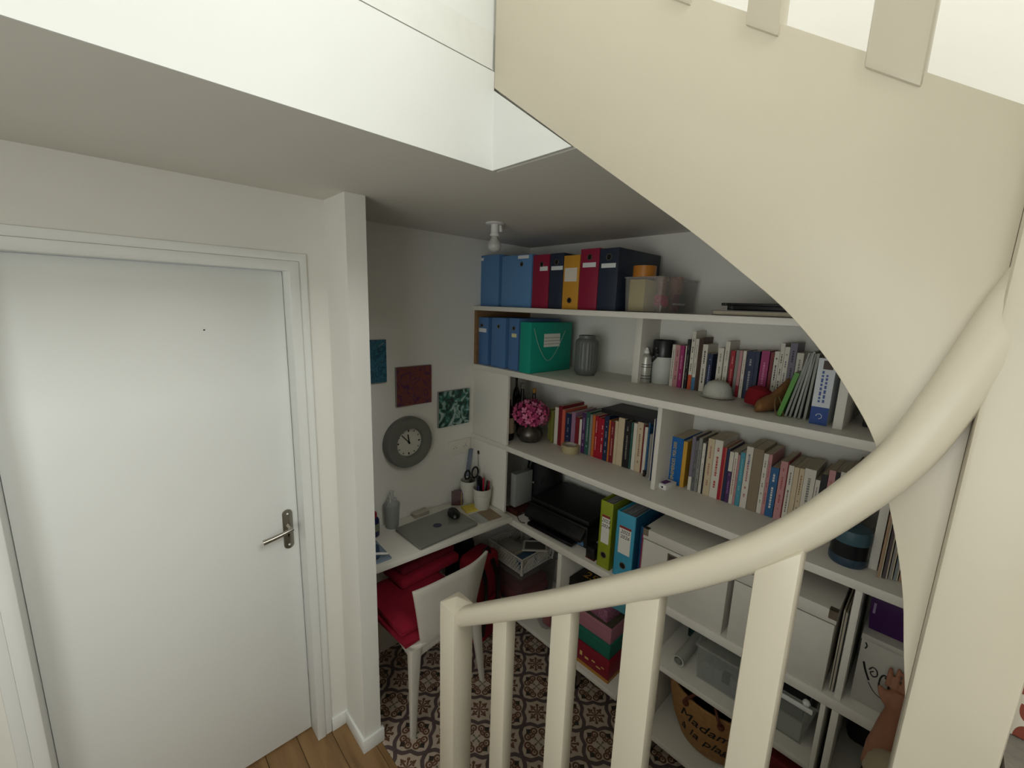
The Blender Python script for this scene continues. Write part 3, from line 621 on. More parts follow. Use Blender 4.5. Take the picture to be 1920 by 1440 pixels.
# white ceramic dome
p = at(1344, 745, S2); r = rad(p, 52); h = z_at(p.x, p.y, 712)-S2-.004
t = thing('ceramic_dome', 'white textured ceramic dome light on a saucer before the paperbacks', 'ornament', (p.x, p.y, S2+.0004))
CER = M('rough white ceramic', '#cfcfc4', .6, vary=.15, scale=120, bump=.8)
MB().lathe([(.001, 0), (r*.7, 0), (r*1.12, .006), (r*1.14, .009), (r*1.0, .008), (.001, .007)], 32, cap=False).build('saucer', CER, t)
MB().lathe([(r*.98, .0085), (r*.97, h*.3), (r*.88, h*.62), (r*.66, h*.88), (r*.34, h), (r*.30, h), (r*.3, h*.96)], 32).build('dome', CER, t)
# velvet mule with strap loop
p = at(1443, 770, S2)
t = thing('slipper', 'tan suede slipper with red velvet lining lying on its side', 'slipper', (p.x, p.y, S2+.0006), .35); t.scale = (1.25, 1.25, 1.25)
SUE = M('tan suede', '#8a6038', .9, vary=.2, scale=60, bump=.3); VEL = M('red velvet', '#7c0d18', .95, vary=.25, scale=40)
k = MB(); vs = []; nn = 14
secp = [(-.080, .012, .020), (-.066, .024, .034), (-.036, .030, .042), (.0, .031, .050), (.03, .028, .066), (.06, .022, .084), (.085, .010, .098)]
for j, (u, wv_, hz) in enumerate(secp):
    for i in range(nn):
        a = 2*PI*i/nn; vs.append((u*.55+wv_*math.cos(a)*.9, -u*.5+wv_*math.cos(a)*.25, max(0, hz*.5+hz*.5*math.sin(a))))
fs = [(j*nn+i, j*nn+(i+1) % nn, (j+1)*nn+(i+1) % nn, (j+1)*nn+i) for j in range(len(secp)-1) for i in range(nn)]+[tuple(range(nn))[::-1], tuple((len(secp)-1)*nn+i for i in range(nn))]
k.add(vs, fs).build('sole', SUE, t)
MB().lathe([(.001, 0), (.034, .004), (.038, .024), (.032, .050), (.016, .060), (.001, .062)], 14, Matrix.Translation((.030, .034, .004)) @ Matrix.Rotation(.12, 4, 'X'), sx=.8, sy=1.0).build('lining', VEL, t)
MB().tube(smooth_path([(-.045, -.006, .050), (-.058, -.004, .028), (-.062, -.012, .003), (-.064, -.026, .002), (-.058, -.022, .026), (-.045, -.012, .052)], 5), .0017, 6).build('strap_loop', C('#6f5b3a'), t)
# leaning magazines and the big white manual
yr = .236
def mag(lab, pxl, pxr, pxt, pyt, col, dep, lean_px, x=1.655, pg=PAPER, cat='magazine'):
    z0 = S2+.0006; ya_, yb_ = y_at(pxl, x, z0), y_at(pxr, x, z0)
    q = HX(pxt, pyt, x); an = math.radians(lean_px); L = (q.z-z0)/math.cos(an); wv_ = .62*(ya_-yb_)*math.cos(an)
    o = link('magazine', MB().box(0, -.0007, 0, dep, 0, L).box(0, -wv_, 0, dep, -wv_+.0007, L).box(0, -wv_+.0007, 0, .0006, -.0007, L).mesh('magazine', smooth=False), C(col, .4), None, (x, ya_, z0+wv_*math.sin(an)*1.0+.0002)); tag(o, lab, cat, 'magazines leaning on the second shelf')
    o.rotation_euler = (an, 0, 0)
    MB().box(.0007, -wv_+.0008, .001, dep-.001, -.0008, L-.001).build('pages', M('glossy page stack', '#a6a89c', .6, vary=.4, scale=160), o); return o
mag('thin magazine with bright green cover leaning at the front of the magazines', 1455, 1469, 1490, 700, '#4f8f2c', .19, 13, 1.66)
for i, (a, b, tx, ty) in enumerate(((1470, 1477, 1512, 662), (1478, 1485, 1520, 662), (1487, 1494, 1528, 660), (1495, 1502, 1536, 664), (1505, 1513, 1545, 664))):
    mag(ordinal(i+1)+' grey-spined magazine behind the green one, counted from the left', a, b, tx, ty, ('#8f918a', '#85887f', '#989a92', '#7c7f78', '#8a8c80')[i], .2, (10.5, 8.5, 6.5, 4.5, 2.5)[i], 1.675)
z0 = S2+.0005; xa = 1.64; ya_ = y_at(1516, xa, z0); yb_ = max(.2325, y_at(1549, xa, z0)); zt = HX(1545, 672, xa).z
o = link('book', MB().box(0, -(ya_-yb_), 0, .0015, 0, zt-z0).box(.0015, -.0015, 0, .25, 0, zt-z0).box(.0015, -(ya_-yb_), 0, .25, -(ya_-yb_)+.0015, zt-z0).mesh('book', smooth=False), C('#cdd2d6', .4), None, (xa, ya_, z0))
tag(o, 'thick white and blue reference book standing right of the magazines', 'book')
MB().box(.0016, -(ya_-yb_)+.0016, .001, .245, -.0016, zt-z0-.001).build('pages', PAPER, o)
box('spine_band', C('#24468c'), (-.0005, -(ya_-yb_), 0), (-.0001, 0, (zt-z0)*.27), o); box('portrait', C('#4a3a34'), (-.0005, -(ya_-yb_)*.85, (zt-z0)*.84), (-.0001, -(ya_-yb_)*.3, (zt-z0)*.97), o)
wv_ = ya_-yb_
MB().sweep([(-.0009, -wv_*.5+.008*math.cos(a*PI/8), (zt-z0)*.13+.008*math.sin(a*PI/8)) for a in range(13)], rrect(.0016, .0016, .0004, 1), (1, 0, 0)).build('emblem', WHITE, o)
for j, (yy, s_) in enumerate(((-wv_*.36, 1), (-wv_*.6, .9))):
    q = MB(); zz = (zt-z0)*.34
    while zz < (zt-z0)*(.36+.42*s_):
        e = random.uniform(.005, .014); q.box(-.0006, yy-.003, zz, -.0001, yy+.003, zz+e); zz += e+.004
    tag(q.build('spine_title', C('#4a5f9c'), o, smooth=False), kind='stuff')
t = thing('dark_box', 'dark storage box right of the shelf divider', 'box', (1.74, -.03, S2+.0004)); box('carton', C('#2c2f2b'), (0, 0, 0), (.2, .20, .05), t, .002); box('lid', C('#363a34'), (-.004, -.004, .0505), (.204, .204, .075), t, .002)
# ------------------------------------------------------------------ third shelf
p = at(993, 826, S3); r = rad(p, 50); h = z_at(p.x, p.y, 795)-S3
t = thing('flower_vase', 'round mercury-glass vase holding pink hydrangea on the third shelf', 'vase', (p.x, p.y, S3+.0004))
SG = M('silvered glass', '#55504a', .18, .7, vary=.5, scale=70, bump=.3)
MB().lathe([(r*.55, 0), (r*.75, .004), (r*.98, h*.3), (r, h*.5), (r*.9, h*.75), (r*.6, h*.96), (r*.55, h*1.05), (r*.5, h*1.05), (r*.5, h*.9)], 28).build('bowl', SG, t)
MB().lathe([(r*.555, h*1.03), (r*.60, h*1.05), (r*.555, h*1.08)], 24, cap=False).build('rim', CHROME, t)
PK = [M('hydrangea pink %d' % i, c, .8, vary=.3, scale=200) for i, c in enumerate(('#c4527e', '#d67a9c', '#a63a68'))]
fcx = Vector((0, 0, h*1.05+r*.75))
k3 = [MB(), MB(), MB()]
for i in range(85):
    a = math.acos(1-2*(i+.5)/85*.86); b = i*2.39996; d = Vector((math.sin(a)*math.cos(b), math.sin(a)*math.sin(b), math.cos(a)))
    c = fcx+Vector((d.x*r*1.32, d.y*r*1.32, d.z*r*.98))*random.uniform(.9, 1.06)
    m4 = frame(c, d.orthogonal(), d.cross(d.orthogonal())) @ Matrix.Rotation(random.uniform(0, 6), 4, 'Z')
    for q in range(4):
        e = m4 @ Matrix.Rotation(q*PI/2, 4, 'Z')
        k3[i % 3].add([(0, 0, 0), (.009, -.008, .003), (.0185, -.006, .006+random.uniform(-.004, .004)), (.0195, .006, .004), (.009, .008, .003)], [(0, 1, 2, 3, 4)], e)
for i in range(3): tag(k3[i].build('petals', PK[i], t, smooth=False), kind='stuff')
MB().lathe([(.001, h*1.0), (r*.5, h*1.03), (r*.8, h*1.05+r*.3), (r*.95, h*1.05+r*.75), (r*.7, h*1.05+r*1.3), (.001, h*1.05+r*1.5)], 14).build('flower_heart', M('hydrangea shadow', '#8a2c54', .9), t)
MB().tube([(0, 0, h*.3), (0, 0, h*1.2)], .004, 6).build('stem', C('#4a5a30'), t)
# bottles in the dark corner
def bottle(lab, x, y, r, h, col, lcol, ccol):
    t = thing('bottle', lab, 'bottle', (x, y, S3+.0004), group='bottles in the corner of the third shelf')
    MB().lathe([(r*.9, 0), (r, .004), (r, h*.58), (r*.85, h*.66), (r*.38, h*.76), (r*.34, h*.92)], 20).build('glass', M('bottle glass '+col, col, .1), t)
    MB().lathe([(r*.40, h*.90), (r*.42, h*.91), (r*.40, h)], 14).build('cap', C(ccol), t)
    MB().lathe([(r*1.004, h*.16), (r*1.006, h*.2), (r*1.006, h*.46), (r*1.004, h*.5)], 20, cap=False).build('label', C(lcol), t)
for lab, bx_, pxb, *rest in (('dark wine bottle with a cream label at the panel edge', 1.64, 953, .036, .27, '#17140f', '#b3a184', '#b5a894'), ('dark bottle with a pale cap behind the pink flowers', 1.80, 978, .033, .31, '#101212', '#2b2620', '#8f8878'),
          ('brown spirits bottle with a gold cap behind the flower vase', 1.86, 1000, .03, .28, '#241509', '#5c3a20', '#b07c34'), ('tall dark bottle deepest in the third shelf corner', 1.92, 966, .032, .33, '#0d100e', '#35302a', '#4a453c')): bottle(lab, bx_, y_at(pxb, bx_, S3+.1), *rest)
p = at(1069, 847, S3); r = rad(p, 34)
tape_roll('tape_roll', 'roll of clear packing tape on the third shelf', (p.x, p.y, S3+.0004), r, .042, '#b0a27c', '#c9c4ba')
p = at(1243, 912, S3)
t = thing('small_box', 'small white printed box at the foot of the divider', 'box', (p.x, p.y, S3+.0004), math.radians(-8))
box('carton', WHITE, (-.03, -.034, 0), (.05, .024, .022), t, .001); box('print', C('#5a2f6c'), (-.018, -.02, .0221), (.03, .006, .0226), t); box('print_dot', INK, (-.0305, -.02, .006), (-.0301, -.012, .014), t)
t = thing('cork', 'tiny brown cork stopper left of the divider on the third shelf', 'cork', (*at(1207, 893, S3).xy, S3+.0003)); MB().lathe([(.006, 0), (.007, .01), (.006, .024)], 12).build('stopper', C('#3a2a1c'), t); MB().lathe([(.0075, .0241), (.0075, .028)], 12).build('top', DARK, t)
# candle and papers at the right end
p = at(1588, 1052, S3); r = rad(p, 60); h = z_at(p.x+r*.6, p.y, 980)-S3
t = thing('candle_jar', 'squat blue lidded candle jar at the right of the third shelf', 'candle', (p.x, p.y, S3+.0004))
MB().lathe([(r*.9, 0), (r*.98, .006), (r, h*.2), (r*.985, h*.24)], 28).build('base', C('#2f4252', .4), t)
MB().lathe([(r*.97, h*.241), (r*.97, h*.62)], 28).build('band', M('dark lacquer', '#0d1216', .3), t)
MB().lathe([(r*.985, h*.621), (r, h*.66), (r, h*.9), (r*.93, h*.96), (r*.3, h*.98), (.001, h*.98)], 28, cap=False).build('lid', C('#3d5a66', .45), t)
MB().lathe([(r*.2, h*.981), (r*.22, h*.99), (r*.1, h)], 14).build('knob', C('#3d5a66'), t)
t = thing('amber_carton', 'dark amber patterned carton behind the blue candle jar', 'box', (1.78, .148, S3+.0004)); box('carton', M('amber print', '#4f3410', .5, vary=.6, scale=60), (0, 0, 0), (.17, .022, .26), t, .001); box('lid', C('#5c3c14'), (-.002, -.002, .2602), (.172, .024, .275), t)
ye = HX(1650, 985, 1.66).y-.016
for i, (c, h, th) in enumerate((('#a5876a', .205, .006), ('#4f4448', .225, .007), ('#8f8a84', .215, .005), ('#7d8588', .20, .006), ('#b08c70', .235, .010), ('#3a2c2e', .21, .012))):
    t = thing('paper_folder', ('tan', 'dark plum', 'grey', 'pale blue grey', 'peach', 'dark brown')[i]+' paper folder leaning in the right end of the third shelf', 'folder', (1.62+.006*i, ye-.002, S3+.0006), group='folders at the right end of the third shelf')
    box('cover', C(c), (0, -th, 0), (.2, 0, h), t); box('sheets', PAPER, (.004, -th-.0035, .001), (.196, -th-.0003, h-.006), t); ye -= th+.006
# ------------------------------------------------------------------ long board at desk height: printer, binders, white boxes
t = thing('printer', 'black multifunction printer with a flat scanner lid', 'printer', (1.60, 1.12, S4+.0005), math.radians(2))
box('body', BLACK, (.03, 0, 0), (.36, .40, .115), t, .008); box('scanner_lid', M('matte black lid', '#0e0e10', .55), (.045, .004, .1155), (.36, .396, .14), t, .006)
pn = MB().prism([(.03, .06), (-.012, .045), (-.012, .062), (.03, .108)], .01, .39, 1).build('control_panel', BLACK, t, .002)
for i in range(3):
    for j in range(4): MB().box(-.002+.011*i, .055+.018*j, .0755+.011*i, .005+.011*i, .067+.018*j, .0785+.011*i).build('button', DARK, pn)
box('paper_tray', M('gloss black tray', '#101013', .2), (-.03, .05, .012), (.03, .35, .03), t, .003)
text('logo', 'Canon', .022, M('silver print', '#a9a9a9', .4), t, frame((.0294, .052, .040), (0, -1, 0), (0, 0, 1)))
box('sticker', M('blue product sticker', '#5d86ac', .4, vary=.7, scale=60), (.0285, .018, .008), (.0299, .085, .030), t)
t = thing('camera_bag', 'dark bag and cables heaped behind the printer', 'bag', (1.89, 1.655, S4+.0005)); t.scale = (1.45, 1.45, 1.25)
MB().lathe([(.05, 0), (.075, .02), (.08, .10), (.07, .2), (.05, .27), (.02, .29)], 16, sx=1, sy=1).build('bag', M('black nylon', '#0c0c0e', .7, vary=.3), t)
MB().tube(smooth_path([(-.07, .0, .1), (-.1, -.01, .2), (-.06, -.02, .3), (-.02, -.04, .2), (-.08, -.05, .12)], 6), .004, 6).build('strap', DARK, t); MB().ball((-.085, -.02, .12), .007, 8).build('buckle', CHROME, t)
t = thing('white_box', 'small pale grey carton standing in the corner beside the filler panel', 'box', (1.62, 1.632, S4+.0315)); box('carton', C('#8f8f8c'), (0, 0, 0), (.14, .04, .20), t, .001); box('flap', C('#85858a'), (0, 0, .2005), (.06, .04, .2025), t)
t = thing('wood_tray', 'dark red-brown wooden tray under the pale carton', 'tray', (1.60, 1.585, S4+.0005)); box('tray', M('mahogany', '#3f1810', .45, vary=.3), (0, 0, 0), (.18, .095, .024), t, .002); box('edge', M('mahogany', '#3f1810'), (-.006, -.0, 0), (-.0005, .095, .030), t, .001)
MB().tube(smooth_path([(1.572, 1.50, S4+.004), (1.565, 1.53, S4+.004), (1.575, 1.56, S4+.02), (1.59, 1.535, S4+.05), (1.60, 1.515, S4+.03)], 8), .0025, 6).build('cable', BLACK); tag(bpy.data.objects['cable'], 'thin black cable curling at the printer corner', 'cable')
t = thing('card_reader', 'small black box in front of the printer corner', 'box', (1.575, 1.035, S4+.0005)); box('case', BLACK, (0, 0, .003), (.06, .05, .062), t, .003); box('base', C('#7a2a2a'), (-.001, -.001, 0), (.061, .051, .0028), t)
def lever_arch(lab, pl, pr, x, ptx, pty, col, side, lines, dep=.29, papers=True, lean=0):
    z0 = S4+.0005; y1 = y_at(pl, x, z0); y0 = y_at(pr, x, z0); zt = HX(ptx, pty, x).z
    t = binder('lever_arch_file', lab, 'binder', col, x, y0, y1, z0, zt, dep, holes=((0, .20, .014),), open_top=papers)
    wv = (y1-y0)/2; h = zt-z0
    lb = box('label', LAB, (-.0008, -wv*.62, h*.38), (-.0002, wv*.62, h*.80), t); box('label_edge', C('#8a2f2a'), (-.0012, -wv*.62, h*.765), (-.0009, wv*.62, h*.80), t)
    for i, l in enumerate(lines): text('handwriting', l, .023, INK, t, frame((-.0011, 0, h*(.715-.075*i)), (0, -1, 0), (0, 0, 1)), shear=.25)
    if side: box('side_cover', C(side), (.004, -wv-.0006, 0), (dep, -wv-.0001, h), t)
    return t
lever_arch('lime green lever arch file with a handwritten white label', 1118, 1141, 1.565, 1131, 938, '#8f9c1f', '#7d8c20', ('2023', '2024'))
lever_arch('sky blue lever arch file stuffed with papers beside the lime one', 1148, 1182, 1.565, 1157, 956, '#3f9dbd', '#1d5f84', ('2025', '2026'))
z0 = S4+.0005
t = binder('lever_arch_file', 'dark blue file squeezed between the sky blue one and the white box', 'binder', '#1b4c70', 1.60, .8005, .826, z0, 1.02, .3, open_top=True)
t = thing('magazine', 'thin magenta magazine standing against the first white box', 'magazine', (1.57, .7995, z0)); box('cover', C('#8a1f52'), (0, -.005, 0), (.21, 0, .25), t); box('pages', PAPER, (.002, -.008, .001), (.208, -.0052, .249), t)
WB = M('white cardboard', '#d3cfc4', .55)
def archive_box(lab, y0, y1, h, x=1.552, dep=.36, holder=.0, corners=True):
    t = thing('storage_box', lab, 'box', (x, (y0+y1)/2, z0), group='white lidded storage boxes'); wv = (y1-y0)/2
    box('carton', WB, (.003, -wv+.003, 0), (dep-.003, wv-.003, h-.050), t, .0015); box('gap_shade', DARK, (.007, -wv+.007, h-.0498), (dep-.007, wv-.007, h-.046), t)  # dark inset stands in for the shadow in the gap below the lid
    ld_ = MB().box(0, -wv, h-.045, dep, wv, h).build('lid', WB, t, .0015)
    if corners:
        for sy in (-1, 1):
            MB().box(-.0012, sy*(wv-.011)-.0115, h-.03, -.0001, sy*(wv-.011)+.0115, h+.0012).box(-.0012, sy*(wv-.011)-.0115, h+.0001, .02, sy*(wv-.011)+.0115, h+.0013).build('metal_corner', CHROME, ld_)
    lh = MB()
    for (a, b, c, d) in ((-.04, h*.62, .04, h*.64), (-.04, h*.76, .04, h*.78), (-.04, h*.64, -.034, h*.76), (.034, h*.64, .04, h*.76)): lh.box(.0015, a+holder, b, .0029, c+holder, d)
    lb = lh.build('label_holder', CHROME, t); box('label_card', C('#463a38'), (.0022, -.034+holder, h*.64), (.0029, .034+holder, h*.76), lb)
    return t
archive_box('white lidded storage box with metal label holder beside the binders', .438, .786, .292, holder=.022)
archive_box('white lidded storage box next to the standing folders', .122, .424, .292)
yf = .112
for i, (c, th, h) in enumerate((('#8a8d86', .004, .30), ('#3b3f3b', .008, .29), ('#a9aaa0', .006, .315), ('#6d716c', .010, .30), ('#b5b6ad', .004, .305))):
    t = thing('paper_file', ('pale grey', 'charcoal', 'light stone', 'mid grey', 'off-white')[i]+' paper file standing right of the white storage box', 'file', (1.575+.005*i, yf-th, z0), group='files right of the storage box')
    box('cover', C(c), (0, 0, 0), (.28, th*.3, h), t); box('sheets', PAPER, (.004, th*.3+.0002, .001), (.276, th, h-.004), t); yf -= th+.0012
yd = HX(1612, 1100, 1.56).y-.012
t = thing('printed_box', 'white carton printed with a black line drawing of headphones', 'box', (1.60, yd-.26, z0))
box('carton', M('printed white carton', '#b4b0a6', .6), (0, 0, 0), (.3, .245, .215), t, .0015); box('lid', M('printed white carton', '#b4b0a6'), (-.002, -.002, .2155), (.302, .247, .235), t, .0015)
def stroke(pts, w): MB().tube(smooth_path([(-.0004, .242-(.242-a)*.74, b+.008) for a, b in pts], 5), w, 5).build('drawing_line', INK, t)
for pts, w in (([(.226, .135), (.216, .11), (.20, .082)], .0028), ([(.165, .072), (.155, .058), (.142, .062), (.138, .085), (.142, .11), (.155, .122), (.165, .112), (.168, .09), (.165, .072)], .0024), ([(.146, .112), (.134, .128), (.122, .12), (.118, .095), (.126, .07), (.138, .062)], .0085),
    ([(.205, .118), (.195, .13), (.182, .125), (.178, .108), (.19, .10), (.20, .11), (.19, .118)], .0018), ([(.20, .075), (.175, .05), (.14, .04), (.11, .045)], .0012), ([(.232, .20), (.226, .19), (.230, .18)], .002)): stroke(pts, w)
t = thing('purple_basket', 'deep purple plastic basket on the printed carton', 'basket', (1.63, yd-.160, z0+.2365)); PUR = M('purple plastic', '#3d1550', .4)
tub('tub', t, PUR, 0, 0, .22, .145, 0, .115, .004, .008, .007); box('handle_slot', C('#8a7a95'), (-.002, .129, .06), (.001, .135, .095), t)
# ------------------------------------------------------------------ low units: basket, tubs, games
def lattice_basket(name, lab, x0, y0, x1, y1, z0_, z1_, mat):
    t = thing(name, lab, 'basket', (x0, y0, z0_)); W_, D_, H_ = x1-x0, y1-y0, z1_-z0_
    box('base', mat, (.012, .012, 0), (W_-.012, D_-.012, .004), t)
    for (a, b) in (((0, 0), (W_, 0)), ((W_, 0), (W_, D_)), ((W_, D_), (0, D_)), ((0, D_), (0, 0))):
        A, B_ = Vector((a[0], a[1], 0)), Vector((b[0], b[1], 0)); L = (B_-A).length; d = (B_-A)/L; k = MB(); n = max(4, int(L/.021))
        inn = Vector((W_/2, D_/2, 0))-(A+B_)/2; inn.normalize(); inn *= .012
        for i in range(n+1):
            for sgn in (1, -1):
                j = i+sgn*3
                if 0 <= j <= n: k.tube([A+d*(L*i/n)+inn+Vector((0, 0, .006)), A+d*(L*j/n)+Vector((0, 0, H_-.012))], .0026, 4)
        for z in (.006, H_-.014): k.tube([A+inn*(1 if z < .01 else 0)+Vector((0, 0, z)), B_+inn*(1 if z < .01 else 0)+Vector((0, 0, z))], .0025, 5)
        k.box(0, 0, 0, .001, .001, .001, Matrix.Translation(A+inn+Vector((0, 0, .004))))
        tag(k.build('lattice_side', mat, t), kind='stuff')
    MB().sweep([(0, 0, H_), (W_, 0, H_), (W_, D_, H_), (0, D_, H_)], rrect(.009, .012, .003, 2), (0, 0, 1), True).build('rim', mat, t)
    for c in ((0, 0), (W_, 0), (W_, D_), (0, D_)): MB().tube([(c[0]+(.01 if c[0] == 0 else -.01), c[1]+(.01 if c[1] == 0 else -.01), 0), (c[0], c[1], H_)], .007, 6).build('corner_post', mat, t)
    return t
BW = M('white basket plastic', '#bdb9ae', .45)
q = thing('storage_tub', 'clear plastic tub of red fabric under the white lattice basket', 'bin', (1.59, 1.53, .161)); tub('tub', q, clearmat('clear grey tub', '#6f6a68', .25), 0, 0, .32, .33, 0, .215, .003, .012, .008)
box('lid', clearmat('clear tub lid', '#77726f', .45), (-.006, -.006, .2155), (.326, .336, .226), q, .003)
t = thing('red_cloth', 'folded red cloth packed inside the clear tub', 'cloth', (1.61, 1.552, .1655)); MB().box(0, 0, 0, .27, .28, .07).build('fold', M('red cotton', '#8f1216', .9, vary=.3, scale=30), t, .02, 3); MB().box(.01, .01, .0705, .26, .27, .12).build('fold', M('red cotton dark', '#7a0f16', .9), t, .015, 3)
lb = lattice_basket('lattice_basket', 'white plastic lattice basket full of odds and ends under the desk corner', 1.600, 1.535, 1.89, 1.83, .3885, .495, BW)
for i, (nm, lab, c, a, b) in enumerate((('notebook', 'pale grey notebook sticking out of the white lattice basket', '#8f8c84', (.03, .10, .08), (.13, .25, .092)), ('purple_pouch', 'purple zipped pouch lying in the white lattice basket', '#35224f', (.16, .03, .075), (.26, .14, .10)), ('blue_card', 'blue plastic sleeve lying in the white lattice basket', '#44607a', (.03, .03, .07), (.14, .09, .078)))):
    t = thing(nm, lab, nm.split('_')[-1], (lb.location.x+a[0], lb.location.y+a[1], lb.location.z+.0045), 0)
    box('cover', C(c), (0, 0, 0), (b[0]-a[0], b[1]-a[1], b[2]), t, .004)
    box('edge', PAPER, (.004, -.0006, .004), (b[0]-a[0]-.004, -.0001, b[2]-.004), t)
t = thing('frame', 'thin white picture frame propped in the white lattice basket', 'frame', (lb.location.x+.07, lb.location.y+.07, lb.location.z+.106), rot=(math.radians(86), 0, math.radians(40)))
for a, b in (((0, 0, 0), (.012, .008, .15)), ((.1, 0, 0), (.112, .008, .15)), ((.0125, 0, 0), (.0995, .008, .012)), ((.0125, 0, .138), (.0995, .008, .15))): box('frame_bar', BW, a, b, t)
box('backing', C('#55524c'), (.0126, .002, .0126), (.0994, .005, .1374), t)
t = thing('clear_bag', 'crumpled clear plastic bag with a pale ring beside the clear tub', 'bag', (1.66, 1.36, .161)); MB().lathe([(.06, 0), (.085, .05), (.07, .12), (.04, .17), (.055, .19)], 12, sx=1, sy=.8).build('bag', clearmat('crumpled film', '#9d9494', .3, .15), t, .01)
MB().sweep([(-.075+.0*a, -.02+.022*math.cos(a*PI/8), .15+.022*math.sin(a*PI/8)) for a in range(16)], rrect(.004, .004, .001, 1), (1, 0, 0), True).build('ring', WHITE, t)
box('scarf', M('red cotton', '#8f1216'), (-.03, -.03, .002), (.04, .03, .10), t, .01)
# stacked game boxes
ys = .905; xs = 1.575
GM = [('game_box', 'red game box with gold lettering at the bottom of the stack', '#84162a', .155, .279, 0, .26, '#b0782c'), ('card_box', 'teal green cardboard box in the middle of the stack', '#1f6a58', .2795, .359, .006, .245, None), ('card_box', 'dusty pink cardboard box near the top of the stack', '#a8707c', .3595, .449, .010, .24, None)]
for nm, lab, c, a, b, off, ln, band in GM:
    t = thing(nm, lab, 'box', (xs+off, ys+off, a+.006)); box('carton', M('card '+c, c, .5), (0, 0, 0), (.25, ln, b-a-.0005), t, .0012)
    if band:
        box('foot_band', C(band), (-.0006, -.0006, 0), (.2506, ln+.0006, .018), t)
        for i, (yy, zz, w_, h_) in enumerate(((.23, .055, .012, .02), (.20, .060, .02, .008), (.165, .050, .015, .024), (.13, .048, .022, .012), (.09, .060, .02, .008), (.06, .046, .025, .007), (.035, .062, .016, .006))): box('gold_letter', C('#d8b46a'), (-.0005, yy-w_/2, zz), (-.0001, yy+w_/2, zz+h_), t)
    else: box('lid', M('card '+c, c), (-.002, -.002, b-a-.028), (.252, ln+.002, b-a), t, .001)
t = thing('floral_box', 'box lid with magenta floral print on top of the stack', 'box', (xs+.02, ys+.045, .4577), math.radians(-4)); box('lid', M('magenta floral print', '#8d5a70', .6, vary=.95, scale=95), (0, 0, 0), (.2, .225, .062), t, .001); box('inner', DARK, (.004, .004, -.0012), (.196, .221, -.0002), t)
t = thing('floral_card', 'dark green floral card under the magenta lid', 'card', (xs+.008, ys+.008, .4556)); box('card', M('green floral print', '#4f4a3a', .7, vary=.7, scale=50), (0, 0, -.0002), (.24, .235, .0004), t); box('edge', DARK, (0, 0, -.0004), (.24, .0005, -.0002), t)
t = thing('game_box', 'black game box with a large golden 25 on its lid', 'box', (1.615, 1.052, .5202), math.radians(0)); box('carton', M('black game card', '#15120f', .4), (0, 0, 0), (.19, .15, .042), t, .001)
text('print', '25', .075, C('#c8962e'), t, frame((.085, .075, .0422), (0, -1, 0), (1, 0, 0))); box('rim', C('#2b2118'), (-.001, -.001, .0), (.191, .151, .006), t)
t = thing('card_box', 'pale teal flat box behind the black game box', 'box', (1.64, .885, .5202), math.radians(3)); box('carton', C('#4f8f9a'), (0, 0, 0), (.24, .16, .04), t, .001); box('lid', C('#5b9ca6'), (-.002, -.002, .0405), (.242, .162, .062), t, .001)
# middle low unit
t = thing('wicker_basket', 'straw beach basket lettered Madame à la plage on the low shelf', 'basket', (1.735, .47, .1105), math.radians(0))
STR = M('woven straw', '#a97d4c', .85, vary=.35, scale=55, bump=1)
prof = [(.10, 0), (.125, .02), (.155, .10), (.172, .19), (.178, .27), (.172, .27), (.15, .10), (.11, .012), (.001, .008)]
MB().lathe(prof, 40, cap=True, sx=.95, sy=1.12).build('body', STR, t)
MB().sweep([(.175*.95*math.cos(a*PI/20), .175*1.12*math.sin(a*PI/20), .27) for a in range(40)], rrect(.01, .012, .003, 2), (0, 0, 1), True).build('rim', STR, t)
LEA = M('brown leather', '#5b2c18', .55, vary=.2)
for s_ in (-1, 1):
    hd = MB().tube(smooth_path([(s_*.168, -.07, .255), (s_*.175, -.06, .285), (s_*.12, 0, .322), (s_*.175, .06, .285), (s_*.168, .07, .255)], 6), .006, 8).build('handle', LEA, t)
    for yy in (-.07, .07): MB().ball((s_*.160, yy, .245), .014, 10).build('handle_tab', LEA, hd)
MB().ball((0, 0, .2), .1, 14, .6).build('inner_cloth', M('dark cloth', '#16110f', .9), t)
def prof_r(z):
    for (r_a, z_a), (r_b, z_b) in zip(prof[:5], prof[1:5]):
        if z_a <= z <= z_b: return r_a+(r_b-r_a)*(z-z_a)/(z_b-z_a)
    return .178
for body, zc, sz in (('Madame', .185, .062), ('à la plage', .115, .058)):
    o = text('lettering', body, sz, INK, t, Matrix.Identity(4), extrude=.0006, shear=.3)
    for v in o.data.vertices:
        a = PI+(-v.co.x)/.165*-1; z = zc+v.co.y; r_ = prof_r(z)+.0015+v.co.z
        v.co = (r_*.95*math.cos(a+.12), r_*1.12*math.sin(a+.12), z)
t = thing('paper_roll', 'roll of white paper lying on the middle low shelf', 'paper', (1.60, .60, .471)); MB().lathe([(.018, 0), (.024, 0), (.024, .24), (.018, .24), (.018, 0)], 20, Matrix.Translation((0, 0, .0242)) @ Matrix.Rotation(math.radians(90), 4, 'Y') @ Matrix.Rotation(0, 4, 'X'), cap=False).build('roll', M('white paper roll', '#b5b5ac', .6), t); MB().tube([(.002, 0, .0242), (.236, 0, .0242)], .012, 10).build('core', C('#77766c'), t)
t = thing('desk_stapler', 'dark teal hole punch at the back of the middle low shelf', 'stapler', (1.86, .625, .4705), math.radians(20)); box('base', C('#14302e'), (-.05, -.04, 0), (.05, .04, .02), t, .004); MB().prism([(-.05, .021), (.05, .021), (.05, .07), (-.02, .09), (-.05, .06)], -.03, .03, 1).build('arm', M('teal enamel', '#16403d', .35), t, .006)
